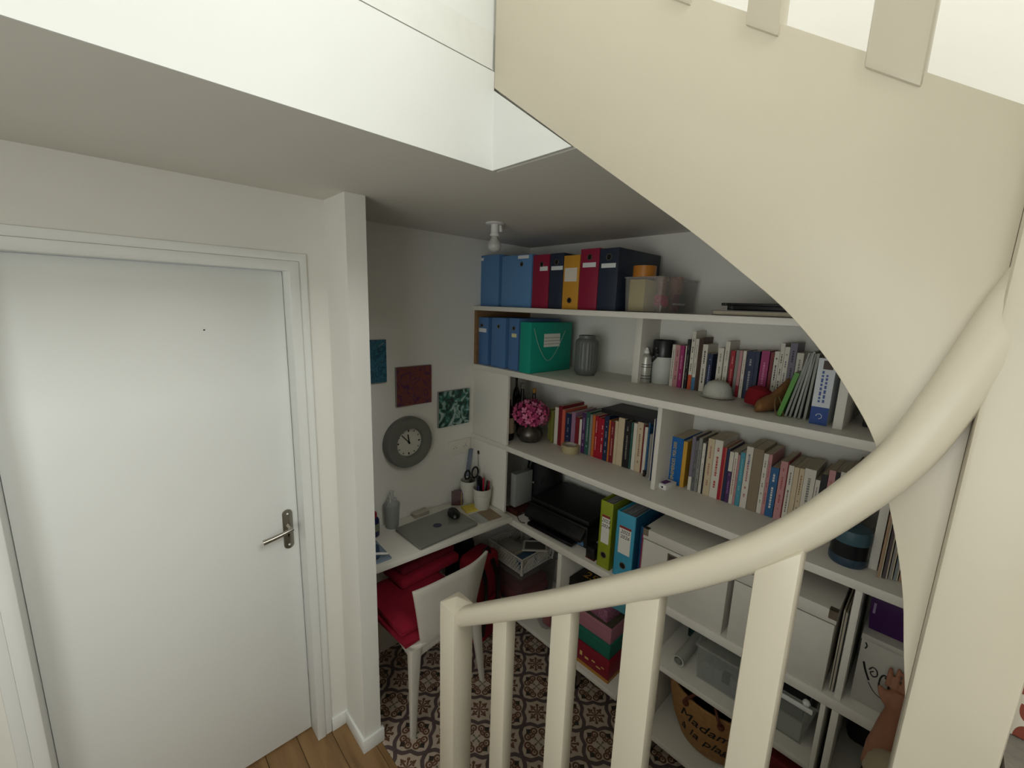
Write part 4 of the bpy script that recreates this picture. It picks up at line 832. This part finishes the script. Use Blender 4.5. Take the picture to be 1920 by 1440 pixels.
q = thing('storage_tub', 'clear tub of printed papers beside the paper roll', 'bin', (1.60, .335, .4705)); tub('tub', q, clearmat('clear tub', '#b8bbb4', .25), 0, 0, .28, .20, 0, .15, .003, .010, .008)
box('rim_lid', clearmat('clear lid', '#b9bab0', .4), (-.004, -.004, .1515), (.284, .204, .160), q, .002)
t = thing('paper_sheaf', 'sheaf of printed papers inside the clear tub beside the roll', 'paper', (1.625, .355, .4745)); box('sheets', M('printed sheets', '#8d8a90', .7, vary=.6, scale=120), (0, 0, 0), (.22, .155, .07), t); box('clip', DARK, (-.001, .05, .03), (.02, .08, .0715), t)
q = thing('storage_tub', 'clear drawer tub hanging at the right of the middle low shelf', 'bin', (1.575, .128, .4705)); tub('tub', q, clearmat('clear drawer', '#b3b5ad', .28), 0, 0, .30, .185, 0, .19, .003, .03, .010)
box('front_bar', WHITE, (-.012, .01, .17), (-.005, .175, .188), q, .002); MB().ball((-.012, .03, .205), .012, 8).build('roller', WHITE, q); box('contents', C('#54595a'), (.04, .04, .08), (.25, .15, .15), q); box('paper', C('#c4c6be'), (.035, .035, .0035), (.26, .15, .079), q)
t = thing('red_box', 'dark red box on the bottom board below the clear drawer tub', 'box', (1.58, .135, .1105)); box('carton', C('#5c1416'), (0, 0, 0), (.3, .12, .24), t, .002); box('lid', C('#661a1c'), (-.002, -.002, .2405), (.302, .122, .27), t, .002)
t = thing('dark_shoe', 'dark grey slipper at the far right low shelf', 'shoe', (1.66, -.05, .4255), .3); MB().lathe([(.001, 0), (.04, .002), (.045, .03), (.03, .06), (.001, .065)], 16, sx=2.0, sy=1).build('upper', M('grey felt', '#2a2928', .9), t); MB().lathe([(.001, -.0), (.047, .0), (.047, .006), (.001, .007)], 16, sx=2.0, sy=1, cap=False).build('sole', BLACK, t)
t = thing('dark_bag', 'black fabric bag at the back of the far right low shelf', 'bag', (1.80, -.12, .4255)); MB().box(0, 0, 0, .14, .18, .2).build('bag', M('black fabric', '#121110', .95), t, .03, 3); MB().tube(smooth_path([(.02, .05, .195), (.02, .06, .24), (.02, .12, .24), (.02, .13, .195)], 5), .006, 6).build('strap', BLACK, t)
# ------------------------------------------------------------------ desk and what lies on it
DZ = .772
t = thing('desk', 'white wall-mounted desk board below the clock', 'desk', (.703, 1.955, 0))
MB().prism([(.0, -.322), (.843, -.382), (.843, 0), (0, 0)], DZ-.03, DZ, 2).build('top', SHELF, t, .002)
box('batten', SHELF, (.02, -.02, DZ-.075), (.82, 0, DZ-.0305), t, .002); box('bracket', SHELF, (.0, -.30, DZ-.07), (.02, -.0205, DZ-.0305), t, .002)
LAP = M('laptop silver', '#92928c', .35, .4, vary=.05)
t = thing('laptop', 'closed silver laptop with a round logo on the desk', 'laptop', (1.155, 1.74, DZ+.0005), math.radians(1))
MB().prism(rrect(.362, .242, .012, 4), .002, .0095, 2).build('base', LAP, t, .0015); lid = MB().prism(rrect(.362, .242, .012, 4), .0105, .0175, 2).build('lid', LAP, t, .0015)
MB().prism(rrect(.362, .242, .012, 4), .0096, .0104, 2).build('seam', DARK, t)
MB().lathe([(.001, .0176), (.025, .0176), (.025, .0179), (.001, .0179)], 24, cap=False).build('logo', M('blue logo', '#3b3f5c', .3, .3), lid); MB().sweep([(.0235*math.cos(a*PI/12), .0235*math.sin(a*PI/12), .0180) for a in range(24)], rrect(.002, .0008, .0002, 1), (0, 0, 1), True).build('logo_ring', CHROME, lid)
for x in (-.15, .15):
    for y in (-.09, .09): box('foot', BLACK, (x-.008, y-.008, 0), (x+.008, y+.008, .0019), t)
t = thing('computer_mouse', 'black computer mouse resting on the laptop', 'mouse', (1.285, 1.775, DZ+.0187), math.radians(75))
MB().lathe([(.001, 0), (.03, .001), (.033, .008), (.031, .018), (.022, .030), (.001, .034)], 20, sx=1.65, sy=1.0, cap=False).build('shell', M('black mouse plastic', '#0c0c0d', .35), t); MB().tube([(.02, 0, .031), (.034, 0, .026)], .004, 8).build('wheel', DARK, t)
t = thing('sticky_notes', 'yellow sticky note block at the foot of the white pot', 'notepad', (1.42, 1.80, DZ+.0005), math.radians(-14)); box('pad', M('yellow note paper', '#d9c455', .8), (-.04, -.038, 0), (.04, .038, .010), t); box('adhesive_edge', C('#c7b04a'), (-.0403, .0381, .0005), (.0403, .0384, .0095), t)
t = thing('desk_mat', 'clear-edged wooden mat near the right end of the desk', 'mat', (1.43, 1.665, DZ+.0005), math.radians(-6)); box('board', M('pale wood mat', '#8f7c62', .6, vary=.25), (-.012, -.045, 0), (.075, .075, .003), t); box('film', clearmat('clear film', '#c7c9c6', .35), (-.07, -.045, 0), (-.0125, .075, .003), t)
t = thing('card_stand', 'small beige eraser block lying against the clock wall', 'eraser', (1.165, 1.925, DZ+.0005), math.radians(3)); box('block', M('beige block', '#a59c8c', .6), (-.045, -.02, .0), (.045, .024, .014), t, .002); box('sleeve', M('stone sleeve', '#b4ac9d', .6), (-.0455, -.0205, .0145), (.0455, .0245, .022), t, .002)
POT = M('glazed white pot', '#cbc8bd', .3)
def pot(lab, x, y, r, h): 
    t = thing('plant_pot', lab, 'pot', (x, y, DZ+.0005), group='white pots used as pen holders')
    MB().lathe([(r*.72, 0), (r*.76, .004), (r*.93, h*.6), (r, h), (r*.93, h), (r*.86, h*.6), (r*.68, .012), (.001, .010)], 28).build('pot', POT, t); MB().lathe([(r*.94, h*.62), (r*.965, h*.64), (r*.95, h*.66)], 28, cap=False).build('ridge', POT, t); return t
P2 = pot('white pot crowded with pens at the front right of the desk', 1.482, 1.768, .055, .128); P1 = pot('white pot holding scissors behind the sticky notes', 1.474, 1.886, .052, .140)
# scissors
t = thing('scissors', 'black handled scissors standing in the rear white pot', 'scissors', (1.474, 1.878, DZ+.0125)); t.scale = (1.3, 1.3, 1.22)
for s_, rr in ((-1, .9), (1, 1.15)):
    MB().sweep([(s_*.022+.016*rr*math.cos(a*PI/9), -.012, .142+.024*rr*math.sin(a*PI/9)) for a in range(18)], [(.0045*math.cos(i*PI/3), .0045*math.sin(i*PI/3)) for i in range(6)], (0, 1, 0), True).build('handle', BLACK, t)
    MB().prism([(s_*.002, 0), (s_*.010, .06), (s_*.016, .122), (s_*.004, .122)], -.0135, -.011+.0012*s_, 1).build('blade', CHROME, t)
t = thing('tape_dispenser', 'black round tape roll perched behind the scissors', 'tape', (1.492, 1.893, DZ+.128), rot=(math.radians(80), 0, math.radians(25))); MB().lathe([(.010, 0), (.022, 0), (.022, .012), (.010, .012), (.010, 0)], 20, cap=False).build('tape', BLACK, t); MB().lathe([(.007, .001), (.0099, .001), (.0099, .011), (.007, .011), (.007, .001)], 16, cap=False).build('core', DARK, t)
pens = [('#9c1736', 'crimson', .0, -.006, .145, .0), ('#7a1528', 'dark red', .016, -.012, .125, .15), ('#14141a', 'black', -.014, .004, .15, -.12), ('#2b2d55', 'dark blue', -.02, -.01, .12, -.2), ('#3a1f2c', 'plum', .008, .014, .13, .1), ('#c9c6bd', 'white', -.006, .018, .135, -.05), ('#161616', 'matt black', .022, .006, .118, .22)]
for c, n, dx, dy, L, tl in pens:
    t = thing('pen', n+' pen standing in the front white pot', 'pen', (1.482+dx, 1.768+dy, DZ+.0115), rot=(-dy*5, tl*.8, 0), group='pens in the front white pot'); t.scale = (1.25, 1.25, 1.25)
    MB().lathe([(.0015, 0), (.004, .012), (.0045, L*.7), (.0042, L*.72)], 10).build('barrel', C(c, .3), t); MB().lathe([(.0046, L*.721), (.0048, L*.96), (.003, L)], 10).build('cap', C(c, .3), t)
t = thing('stapler', 'black stapler standing upright in the front white pot', 'stapler', (1.484, 1.780, DZ+.0115), rot=(math.radians(-6), 0, 0)); MB().prism([(-.012, 0), (.014, 0), (.016, .13), (.010, .175), (-.006, .185), (-.014, .12)], -.011, .011, 1).build('body', BLACK, t, .005, 3); MB().prism([(-.024, .06), (-.0145, .06), (-.0145, .175), (-.020, .17)], -.006, .006, 1).build('jaw', CHROME, t, .002)
t = thing('ruler', 'clear bluish plastic ruler leaning in the nook corner', 'ruler', (1.470, 1.945, DZ+.0006), rot=(0, math.radians(9), 0)); box('blade', clearmat('clear blue ruler', '#7f8fa6', .5), (0, 0, 0), (.035, .0025, .31), t)
for i in range(14): box('tick', INK, (.0, -.0004, .015+.021*i), (.010 if i % 2 else .006, -.0001, .0160+.021*i), t)
t = thing('photo_card', 'small stack of colourful photo cards leaning left of the pots', 'cards', (1.382, 1.890, DZ+.0006), rot=(math.radians(-14), 0, math.radians(-38)))
for i, (c, h) in enumerate((('#4a2a26', .085), ('#9a7a2c', .075), ('#5c4a58', .09))): box('card', M('photo print '+c, c, .4, vary=.9, scale=70), (-.025+.006*i, .003*i, 0), (.03+.006*i, .003*i+.0022, h), t)
t = thing('plastic_cup', 'frosted plastic beaker stuffed with a clear bag', 'beaker', (.985, 1.912, DZ+.0005)); MB().lathe([(.032, 0), (.034, .003), (.042, .13), (.040, .13), (.031, .006), (.001, .005)], 24, cap=True).build('cup', clearmat('frosted beaker', '#b5b7b4', .55, .4), t); MB().lathe([(.020, .01), (.036, .06), (.036, .13), (.028, .155), (.016, .16), (.010, .19), (.014, .20)], 9).build('bag', clearmat('clear bag', '#d0d2d0', .45, .15), t); MB().tube([(-.01, -.01, .02), (-.02, -.02, .185)], .005, 8).build('tube', clearmat('white tube', '#d8d8d4', .8), t)
t = thing('lotion_bottle', 'dark blue bottle with red cap half hidden by the stub wall', 'bottle', (.872, 1.885, DZ+.0005)); MB().lathe([(.024, 0), (.027, .004), (.027, .085), (.022, .097), (.014, .102)], 20, sx=1, sy=.8).build('bottle', C('#1a1f4a', .3), t); MB().lathe([(.014, .1025), (.0155, .106), (.0155, .125), (.012, .130)], 16).build('cap', C('#8c1f33', .4), t); MB().lathe([(.0273, .03), (.0275, .05), (.0273, .07)], 20, sx=1, sy=.8, cap=False).build('label', C('#7c7f6a'), t)
t = thing('clear_tray', 'clear plastic tray at the left end of the desk', 'tray', (.728, 1.655, DZ+.0005), math.radians(-3)); box('tray', clearmat('clear blue tray', '#9fb2c8', .5), (0, 0, 0), (.115, .20, .004), t, .001); MB().sweep([(0, 0, .006), (.115, 0, .006), (.115, .20, .006), (0, .20, .006)], rrect(.004, .006, .001, 1), (0, 0, 1), True).build('lip', clearmat('clear blue tray', '#9fb2c8'), t)
t = thing('glasses_case', 'slate blue soft glasses case lying in the clear tray', 'case', (.785, 1.735, DZ+.0115), math.radians(-22)); MB().prism([(p[0], p[1]) for p in rrect(.075, .115, .022, 5)], .0, .014, 2).build('pouch', M('slate blue leather', '#2c4560', .6, vary=.1), t, .005, 3); MB().prism(rrect(.07, .10, .02, 4), -.006, -.0005, 2).build('inner_pad', BLACK, t)
t = thing('thermometer', 'white rounded plastic stick lying across the blue case', 'thermometer', (.79, 1.685, DZ+.030), rot=(0, math.radians(-4), math.radians(150))); MB().tube([(-.05, 0, 0), (-.02, 0, .001), (.03, 0, .001), (.045, 0, 0)], .006, 10, scales=[.8, 1, 1, .7]).build('body', WHITE, t); MB().tube([(.0452, 0, 0), (.052, 0, 0)], .003, 8).build('tip', CHROME, t)
# ------------------------------------------------------------------ on the clock wall
t = thing('wall_clock', 'round wall clock with a broad grey rim and white dial', 'clock', (1.10, CY-.0005, 1.212))
AX = Matrix.Rotation(PI/2, 4, 'X')
GR = M('matt grey clock rim', '#6f706a', .5)
MB().lathe([(.066, .0), (.136, 0), (.139, .01), (.138, .040), (.131, .052), (.085, .056), (.080, .053), (.076, .030), (.066, .0)], 48, AX, cap=False).build('rim', GR, t)
dl = MB().lathe([(.001, .026), (.0765, .026), (.0765, .0285), (.001, .0285)], 40, AX, cap=False).build('dial', M('white dial', '#d2cfc2', .6), t)
for i in range(12):
    a = i*PI/6; k = .008 if i % 3 else .012; w_ = .0022 if i % 3 else .0034
    MB().box(-w_, -.0298, .069-k, w_, -.0286, .069, Matrix.Rotation(a, 4, 'Y')).build('hour_mark', INK, dl)
MB().box(-.0022, -.032, -.012, .0022, -.0305, .060, Matrix.Rotation(math.radians(-43), 4, 'Y')).build('minute_hand', INK, t); MB().box(-.003, -.0345, -.010, .003, -.033, .045, Matrix.Rotation(math.radians(-8), 4, 'Y')).build('hour_hand', INK, t)
MB().lathe([(.001, .030), (.006, .030), (.005, .0365), (.001, .037)], 14, AX, cap=False).build('hub', INK, t)
def paint(name, stops, sc, dist, seed):
    m = bpy.data.materials.new(name); m.use_nodes = True; t = NT(m); b = t.n['Principled BSDF']
    mp = t.n.new('ShaderNodeMapping'); mp.inputs['Location'].default_value = (seed, seed*.7, seed*1.3); t.l.new(t.obj(), mp.inputs['Vector'])
    t.l.new(t.ramp(t.noise(sc, 7, mp.outputs[0], dist)[0], stops), b.inputs['Base Color']); b.inputs['Roughness'].default_value = .3; return m
def canvas(lab, x0, x1, z0_, z1_, mat):
    t = thing('canvas', lab, 'painting', ((x0+x1)/2, CY-.0005, (z0_+z1_)/2), group='small abstract canvases on the clock wall'); w_, h_ = (x1-x0)/2, (z1_-z0_)/2
    box('stretcher', M('canvas edge', '#9a9794', .8), (-w_, -.016, -h_), (w_, 0, h_), t, .002); box('painted_face', mat, (-w_+.001, -.0166, -h_+.001), (w_-.001, -.0161, h_-.001), t)
canvas('teal and navy abstract canvas half hidden by the stub wall', .784, .990, 1.548, 1.762, paint('teal pour', [(.28, '#0f3a4c'), (.42, '#1b5468'), (.52, '#35748a'), (.62, '#1f4a5e'), (.78, '#8fa0a8')], 26, 2.2, 3))
canvas('purple and rust abstract canvas above the clock', 1.041, 1.252, 1.408, 1.617, paint('purple pour', [(.25, '#3a1a4a'), (.4, '#5c2c4c'), (.52, '#7c4430'), (.62, '#6a2f46'), (.74, '#9c7480'), (.85, '#b5a0a0')], 15, 2.4, 11))
canvas('green, black and white abstract canvas nearest the bookcase', 1.298, 1.516, 1.248, 1.458, paint('green pour', [(.28, '#0f201e'), (.42, '#1c3a34'), (.5, '#2f7060'), (.58, '#8fa8a4'), (.72, '#b8c4c4'), (.9, '#3a6a64')], 13, 2.4, 5))
t = thing('wall_socket', 'white double wall socket below the green canvas', 'socket', (1.457, CY-.0005, 1.105))
SOC = M('ivory socket plastic', '#e2ddd2', .4)
pl = box('plate', SOC, (-.079, -.009, -.043), (.079, 0, .043), t, .003)
for s_ in (-1, 1):
    MB().lathe([(.001, .006), (.019, .006), (.020, .0098), (.0212, .0098), (.0212, .009)], 24, Matrix.Translation((s_*.037, 0, 0)) @ AX, cap=False).build('outlet', SOC, pl)
    for dx, dz in ((-.0095, 0), (.0095, 0), (0, .010)): MB().tube([(s_*.037+dx, -.0105, dz-.003), (s_*.037+dx, -.0099, dz-.003)], .0025, 8).build('pin_hole', INK, pl)
t = thing('key_hook', 'small dark hook with a hanging wire on the filler panel', 'hook', (XF+.0036, 1.893, 1.063)); MB().lathe([(.001, 0), (.009, 0), (.009, .004), (.001, .005)], 14, Matrix.Rotation(-PI/2, 4, 'Y'), sx=1.5, sy=1, cap=False).build('plate', M('bronze', '#3a3226', .4, .5), t); MB().tube(smooth_path([(-.004, 0, -.006), (-.006, -.002, -.04), (-.005, -.004, -.085)], 5), .0018, 6).build('wire', CHROME, t)
# bare bulb
t = thing('ceiling_bulb', 'bare white bulb in a plastic socket on the nook ceiling', 'lamp', (1.309, 1.512, CZ-.0005))
MB().lathe([(.042, 0), (.042, -.004), (.036, -.007), (.001, -.007)], 24, cap=True).build('ceiling_plate', WHITE, t)
sk = MB().lathe([(.017, -.0072), (.018, -.045), (.021, -.047), (.021, -.056), (.018, -.058)], 20).build('socket', WHITE, t); MB().tube([(.022, -.012, -.008), (.026, -.012, -.036)], .007, 8).build('connector', WHITE, sk)
MB().lathe([(.0135, -.0585), (.015, -.066), (.022, -.076), (.029, -.088), (.031, -.100), (.027, -.113), (.016, -.122), (.001, -.125)], 24).build('bulb', M('frosted bulb glass', '#c4c4c0', .25), t)
# ------------------------------------------------------------------ chair with red cushions
CH = M('off-white chair plastic', '#d4cfc2', .38, vary=.03)
t = thing('chair', 'off-white moulded plastic chair pushed under the desk', 'chair', (1.03, 1.64, 0))
def leg(x0, y0, x1, y1, wa=.028, wb=.017):
    MB().sweep([(x0, y0, 0), (x0+(x1-x0)*.5, y0+(y1-y0)*.5, .21), (x1, y1, .425)], rrect(.036, .03, .008, 2), (0, 1, 0), scales=[.72, 1.1, 1.6]).build('leg', CH, t)
leg(-.215, -.215, -.180, -.175); leg(.212, -.190, .170, -.165); leg(-.20, .20, -.175, .17); leg(.20, .20, .175, .17)
MB().prism(rrect(.41, .40, .06, 5), .418, .440, 2).build('seat', CH, t, .006, 3)
k = MB()
for (a, b) in (((-.18, -.185), (.18, -.175)), ((-.195, -.17), (-.185, .17)), ((.185, -.165), (.185, .17))): k.sweep([(a[0], a[1], .395), ((a[0]+b[0])/2, (a[1]+b[1])/2, .415), (b[0], b[1], .395)], rrect(.014, .05, .004, 2), (0, 0, 1))
k.build('apron', CH, t)
NU, NV = 16, 8; vs = []; fs = []
def bp(u, v, d):                                # backrest shell, u across -1..1, v up 0..1
    wd = .165+.045*v+(.010*v*v); x = .012+u*wd
    wrap = .075*max(0, abs(u)-.30)**1.6 if u > 0 else .03*max(0, abs(u)-.5)**1.6
    return (x, -.205-.03*v+wrap+d, .435+.300*v-.012*(1-v)*abs(u))
for d in (0, .019):
    for j in range(NV+1):
        for i in range(NU+1): vs.append(bp(-1+2*i/NU, j/NV, d))
n1 = (NU+1)*(NV+1)
for j in range(NV):
    for i in range(NU):
        q = j*(NU+1)+i; fs += [(q, q+1, q+NU+2, q+NU+1), (n1+q+1, n1+q, n1+q+NU+1, n1+q+NU+2)]
for i in range(NU): fs += [(i+1, i, n1+i, n1+i+1), (NV*(NU+1)+i, NV*(NU+1)+i+1, n1+NV*(NU+1)+i+1, n1+NV*(NU+1)+i)]
for j in range(NV): fs += [(j*(NU+1), (j+1)*(NU+1), n1+(j+1)*(NU+1), n1+j*(NU+1)), ((j+1)*(NU+1)+NU, j*(NU+1)+NU, n1+j*(NU+1)+NU, n1+(j+1)*(NU+1)+NU)]
MB().add(vs, fs).build('backrest', CH, t, .003)
RED = M('red felt', '#8f0f2a', .95, vary=.25, scale=22, bump=.4)
def cushion(lab, cx, cy, z, w_, d_, th, rz):
    c = thing('cushion', lab, 'cushion', (cx, cy, z), rz, group='red felt cushions on the chair')
    n = 14; vs = []; fs = []
    for s_ in (0, 1):
        for j in range(n+1):
            for i in range(n+1):
                u, v = -1+2*i/n, -1+2*j/n; e = max(abs(u), abs(v))
                dz = th*(.5+(.5 if s_ else -.5)*(1-max(0, e-.8)**2*14)) + .004*math.sin(5*u+1)*math.sin(4*v)*s_
                vs.append((u*w_/2, v*d_/2, max(dz, 0)))
    N = (n+1)**2
    for j in range(n):
        for i in range(n):
            q = j*(n+1)+i; fs += [(N+q, N+q+1, N+q+n+2, N+q+n+1), (q+1, q, q+n+1, q+n+2)]
    for i in range(n):
        a = i; fs.append((a, a+1, N+a+1, N+a)); a = n*(n+1)+i; fs.append((a+1, a, N+a, N+a+1)); a = i*(n+1); fs.append((a+n+1, a, N+a, N+a+n+1)); a = i*(n+1)+n; fs.append((a, a+n+1, N+a+n+1, N+a))
    MB().add(vs, fs).build('pad', RED, c)
    for sx in (-1, 1): MB().tube(smooth_path([(sx*w_*.46, -d_*.47, th*.45), (sx*w_*.48, -d_*.50, th*.5), (sx*w_*.45, -d_*.505, th*.45)], 3), .004, 6).build('tie', RED, c)
cushion('lower red felt cushion on the chair seat', .985, 1.665, .4405, .40, .40, .04, math.radians(4)); cushion('upper red felt cushion stacked on the chair', .98, 1.675, .4815, .375, .385, .045, math.radians(1))
# red backpack behind the chair
t = thing('backpack', 'red and black backpack standing on the floor right of the chair', 'backpack', (1.43, 1.72, .0008), math.radians(12)); t.scale = (1.05, 1.05, 1.16)
BPR = M('red nylon', '#8a0f22', .7, vary=.2, scale=25); MB().box(-.10, -.075, 0, .10, .075, .46).build('body', BPR, t, .035, 4); MB().box(-.085, -.10, .03, .085, -.0755, .24).build('pocket', BPR, t, .012, 3)
for s_ in (-1, 1): MB().sweep(smooth_path([(s_*.045-.03, -.078, .44), (s_*.05-.03, -.112, .36), (s_*.055-.03, -.116, .22), (s_*.06-.03, -.106, .08)], 5), rrect(.03, .008, .002, 1), (0, 1, 0)).build('strap', BLACK, t)
MB().tube(smooth_path([(-.03, -.05, .455), (-.02, -.05, .49), (.02, -.05, .49), (.03, -.05, .455)], 5), .007, 8).build('grab_handle', BLACK, t)
t = thing('blanket', 'dark red folded blanket heaped at the back of the chair seat', 'blanket', (1.09, 1.80, .5275), math.radians(3))
MB().box(-.17, -.09, 0, .20, .115, .055).build('fold', RED, t, .022, 4); MB().box(-.15, -.06, .0555, .19, .11, .10).build('fold', M('dark red felt', '#6a0a1e', .95, vary=.25, scale=22, bump=.4), t, .02, 4)
t = thing('desk_shade_infill', 'added black shade sack in the corner under the desk', 'bag', (1.42, 1.885, .0008)); MB().lathe([(.08, 0), (.1, .03), (.105, .3), (.09, .5), (.05, .6), (.03, .64)], 14, sx=1.05, sy=.6).build('infill', M('shade black', '#121013', .95), t); MB().tube([(-.03, -.02, .60), (.03, -.02, .60)], .012, 8).build('infill_bar', DARK, t)  # added dark bulk standing in for the shade beneath the desk
# ------------------------------------------------------------------ person crouching behind the newel, one arm reaching to the printed carton
def fuse(name, parts, mat, parent=None, vox=.006, loc=None, smooth_it=4):
    mb = MB()
    for p in parts:
        if p[0] == 'b': mb.ball(p[1], p[2], 14, p[3] if len(p) > 3 else 1)
        else: mb.tube(smooth_path(p[1], 4), 1, 12, scales=[s for a, b in zip(p[2], p[2][1:]) for s in [a+(b-a)*k/4 for k in range(4)]]+[p[2][-1]], upv=(0.3, .9, .2))
    o = mb.build(name, mat, parent)
    r = o.modifiers.new('r', 'REMESH'); r.mode = 'VOXEL'; r.voxel_size = vox; r.use_smooth_shade = True
    q = o.modifiers.new('s', 'SMOOTH'); q.iterations = smooth_it; q.factor = .5
    me = bpy.data.meshes.new_from_object(o.evaluated_get(bpy.context.evaluated_depsgraph_get())); o.modifiers.clear(); o.data = me
    if not me.materials: me.materials.append(mat)
    return o
SK = M('skin', '#9c6a50', .55, vary=.08, scale=40)
ps = thing('person', 'person crouching behind the stair newel, bare forearm reaching to the printed carton', 'person')
def fingers(pl, d, up_, side, L=(.052, .058, .056, .045)):
    out = []
    for i, l in enumerate(L):
        b = pl+side*(.0178*(1.5-i)); out.append(('t', [b, b+d*l*.5+up_*.004, b+d*l*.85-up_*.003, b+d*l-up_*.010], [.0066, .006, .0056, .0048]))
    return out
el, wr, pm_ = Vector((1.36, -.036, .765)), Vector((1.515, -.042, .838)), Vector((1.548, -.042, .862))
d = Vector((.55, -.02, .83)).normalized(); sd = Vector((0, 1, 0)); un = d.cross(sd)
el2, wr2 = Vector((1.26, -.56, .70)), Vector((1.40, -.47, .56)); d2 = Vector((.8, .3, -.5)).normalized(); sd2 = Vector((-.3, .9, 0)).normalized()
body = [('t', [(1.12, -.22, .98), (1.24, -.13, .875), el], [.052, .047, .043]), ('t', [el, el.lerp(wr, .35), wr], [.041, .041, .023]), ('t', [wr, pm_, pm_+d*.02], [.022, .021, .016]), ('b', pm_+sd*.017, .016), ('b', pm_-sd*.017, .016)]
body += fingers(pm_+d*.022, d, -un, sd); body += [('t', [pm_+sd*.014-d*.025, pm_+sd*.033-d*.008, pm_+sd*.040+d*.016], [.010, .0075, .006])]
body += [('t', [(1.10, -.52, .98), (1.18, -.56, .84), el2], [.055, .048, .042]), ('t', [el2, el2.lerp(wr2, .4), wr2], [.041, .042, .027]), ('t', [wr2, wr2+d2*.05, wr2+d2*.07], [.026, .03, .026])]
body += fingers(wr2+d2*.075, d2, Vector((0, 0, 1)), sd2); body += [('t', [wr2+d2*.03+sd2*.02, wr2+d2*.05+sd2*.04, wr2+d2*.075+sd2*.045], [.012, .010, .007])]
body += [('t', [(1.05, -.37, .40), (1.04, -.37, .62), (1.08, -.37, .86), (1.10, -.37, .99)], [.13, .115, .13, .07]), ('t', [(1.11, -.23, .97), (1.10, -.37, 1.0), (1.11, -.51, .97)], [.06, .065, .06]),
    ('t', [(1.10, -.37, .98), (1.12, -.37, 1.08), (1.135, -.37, 1.14)], [.055, .05, .06]), ('b', (1.135, -.37, 1.205), .088, 1.22), ('b', (1.165, -.37, 1.165), .062, 1.0),
    ('t', [(1.218, -.37, 1.215), (1.236, -.37, 1.195), (1.222, -.37, 1.185)], [.010, .013, .009]), ('b', (1.135, -.282, 1.20), .018, 1.5), ('b', (1.135, -.458, 1.20), .018, 1.5), ('t', [(1.219, -.39, 1.150), (1.226, -.37, 1.150), (1.219, -.35, 1.150)], [.006, .008, .006])]
for s_ in (1, -1): body += [('t', [(1.06, -.37+s_*.08, .40), (1.22, -.37+s_*.13, .30), (1.36, -.37+s_*.14, .14)], [.095, .08, .06]), ('t', [(1.36, -.37+s_*.14, .12), (1.2, -.37+s_*.12, .10), (.98, -.37+s_*.10, .07)], [.058, .055, .035]), ('t', [(.98, -.37+s_*.10, .07), (.93, -.37+s_*.10, .04), (.90, -.37+s_*.10, .04)], [.035, .034, .022])]
bo = fuse('body', body, SK, ps, .0038, smooth_it=2)
fuse('shirt', [('t', [(1.05, -.37, .42), (1.04, -.37, .62), (1.08, -.37, .86), (1.10, -.37, .99)], [.143, .128, .143, .085]), ('t', [(1.11, -.21, .975), (1.10, -.37, 1.0), (1.11, -.53, .975)], [.073, .078, .073]), ('t', [(1.12, -.22, .98), (1.24, -.13, .875), el.lerp(Vector((1.24, -.13, .875)), .12)], [.070, .064, .060]), ('t', [(1.10, -.52, .98), (1.18, -.56, .84), el2.lerp(Vector((1.18, -.56, .84)), .3)], [.068, .062, .056])], M('beige cotton shirt', '#a8997c', .9, vary=.1, bump=.3), ps, .008)
tr = []
for s_ in (1, -1): tr += [('t', [(1.05, -.37+s_*.08, .41), (1.22, -.37+s_*.13, .305), (1.37, -.37+s_*.14, .145)], [.118, .094, .074]), ('t', [(1.365, -.37+s_*.14, .12), (1.2, -.37+s_*.12, .105), (1.02, -.37+s_*.10, .08)], [.07, .067, .05])]
fuse('trousers', tr+[('b', (1.05, -.37, .40), .155)], M('dark blue trousers', '#20242e', .85), ps, .008)
fuse('hair', [('b', (1.115, -.37, 1.235), .098, 1.08), ('t', [(1.07, -.37, 1.22), (1.05, -.37, 1.13), (1.055, -.37, 1.07)], [.085, .07, .04])], M('dark brown hair', '#241710', .6, vary=.4, scale=80), ps, .007)
for s_ in (1, -1): MB().ball((1.2135, -.37+s_*.032, 1.212), .010, 10).build('eye', M('eye', '#3a2a20', .2), ps)
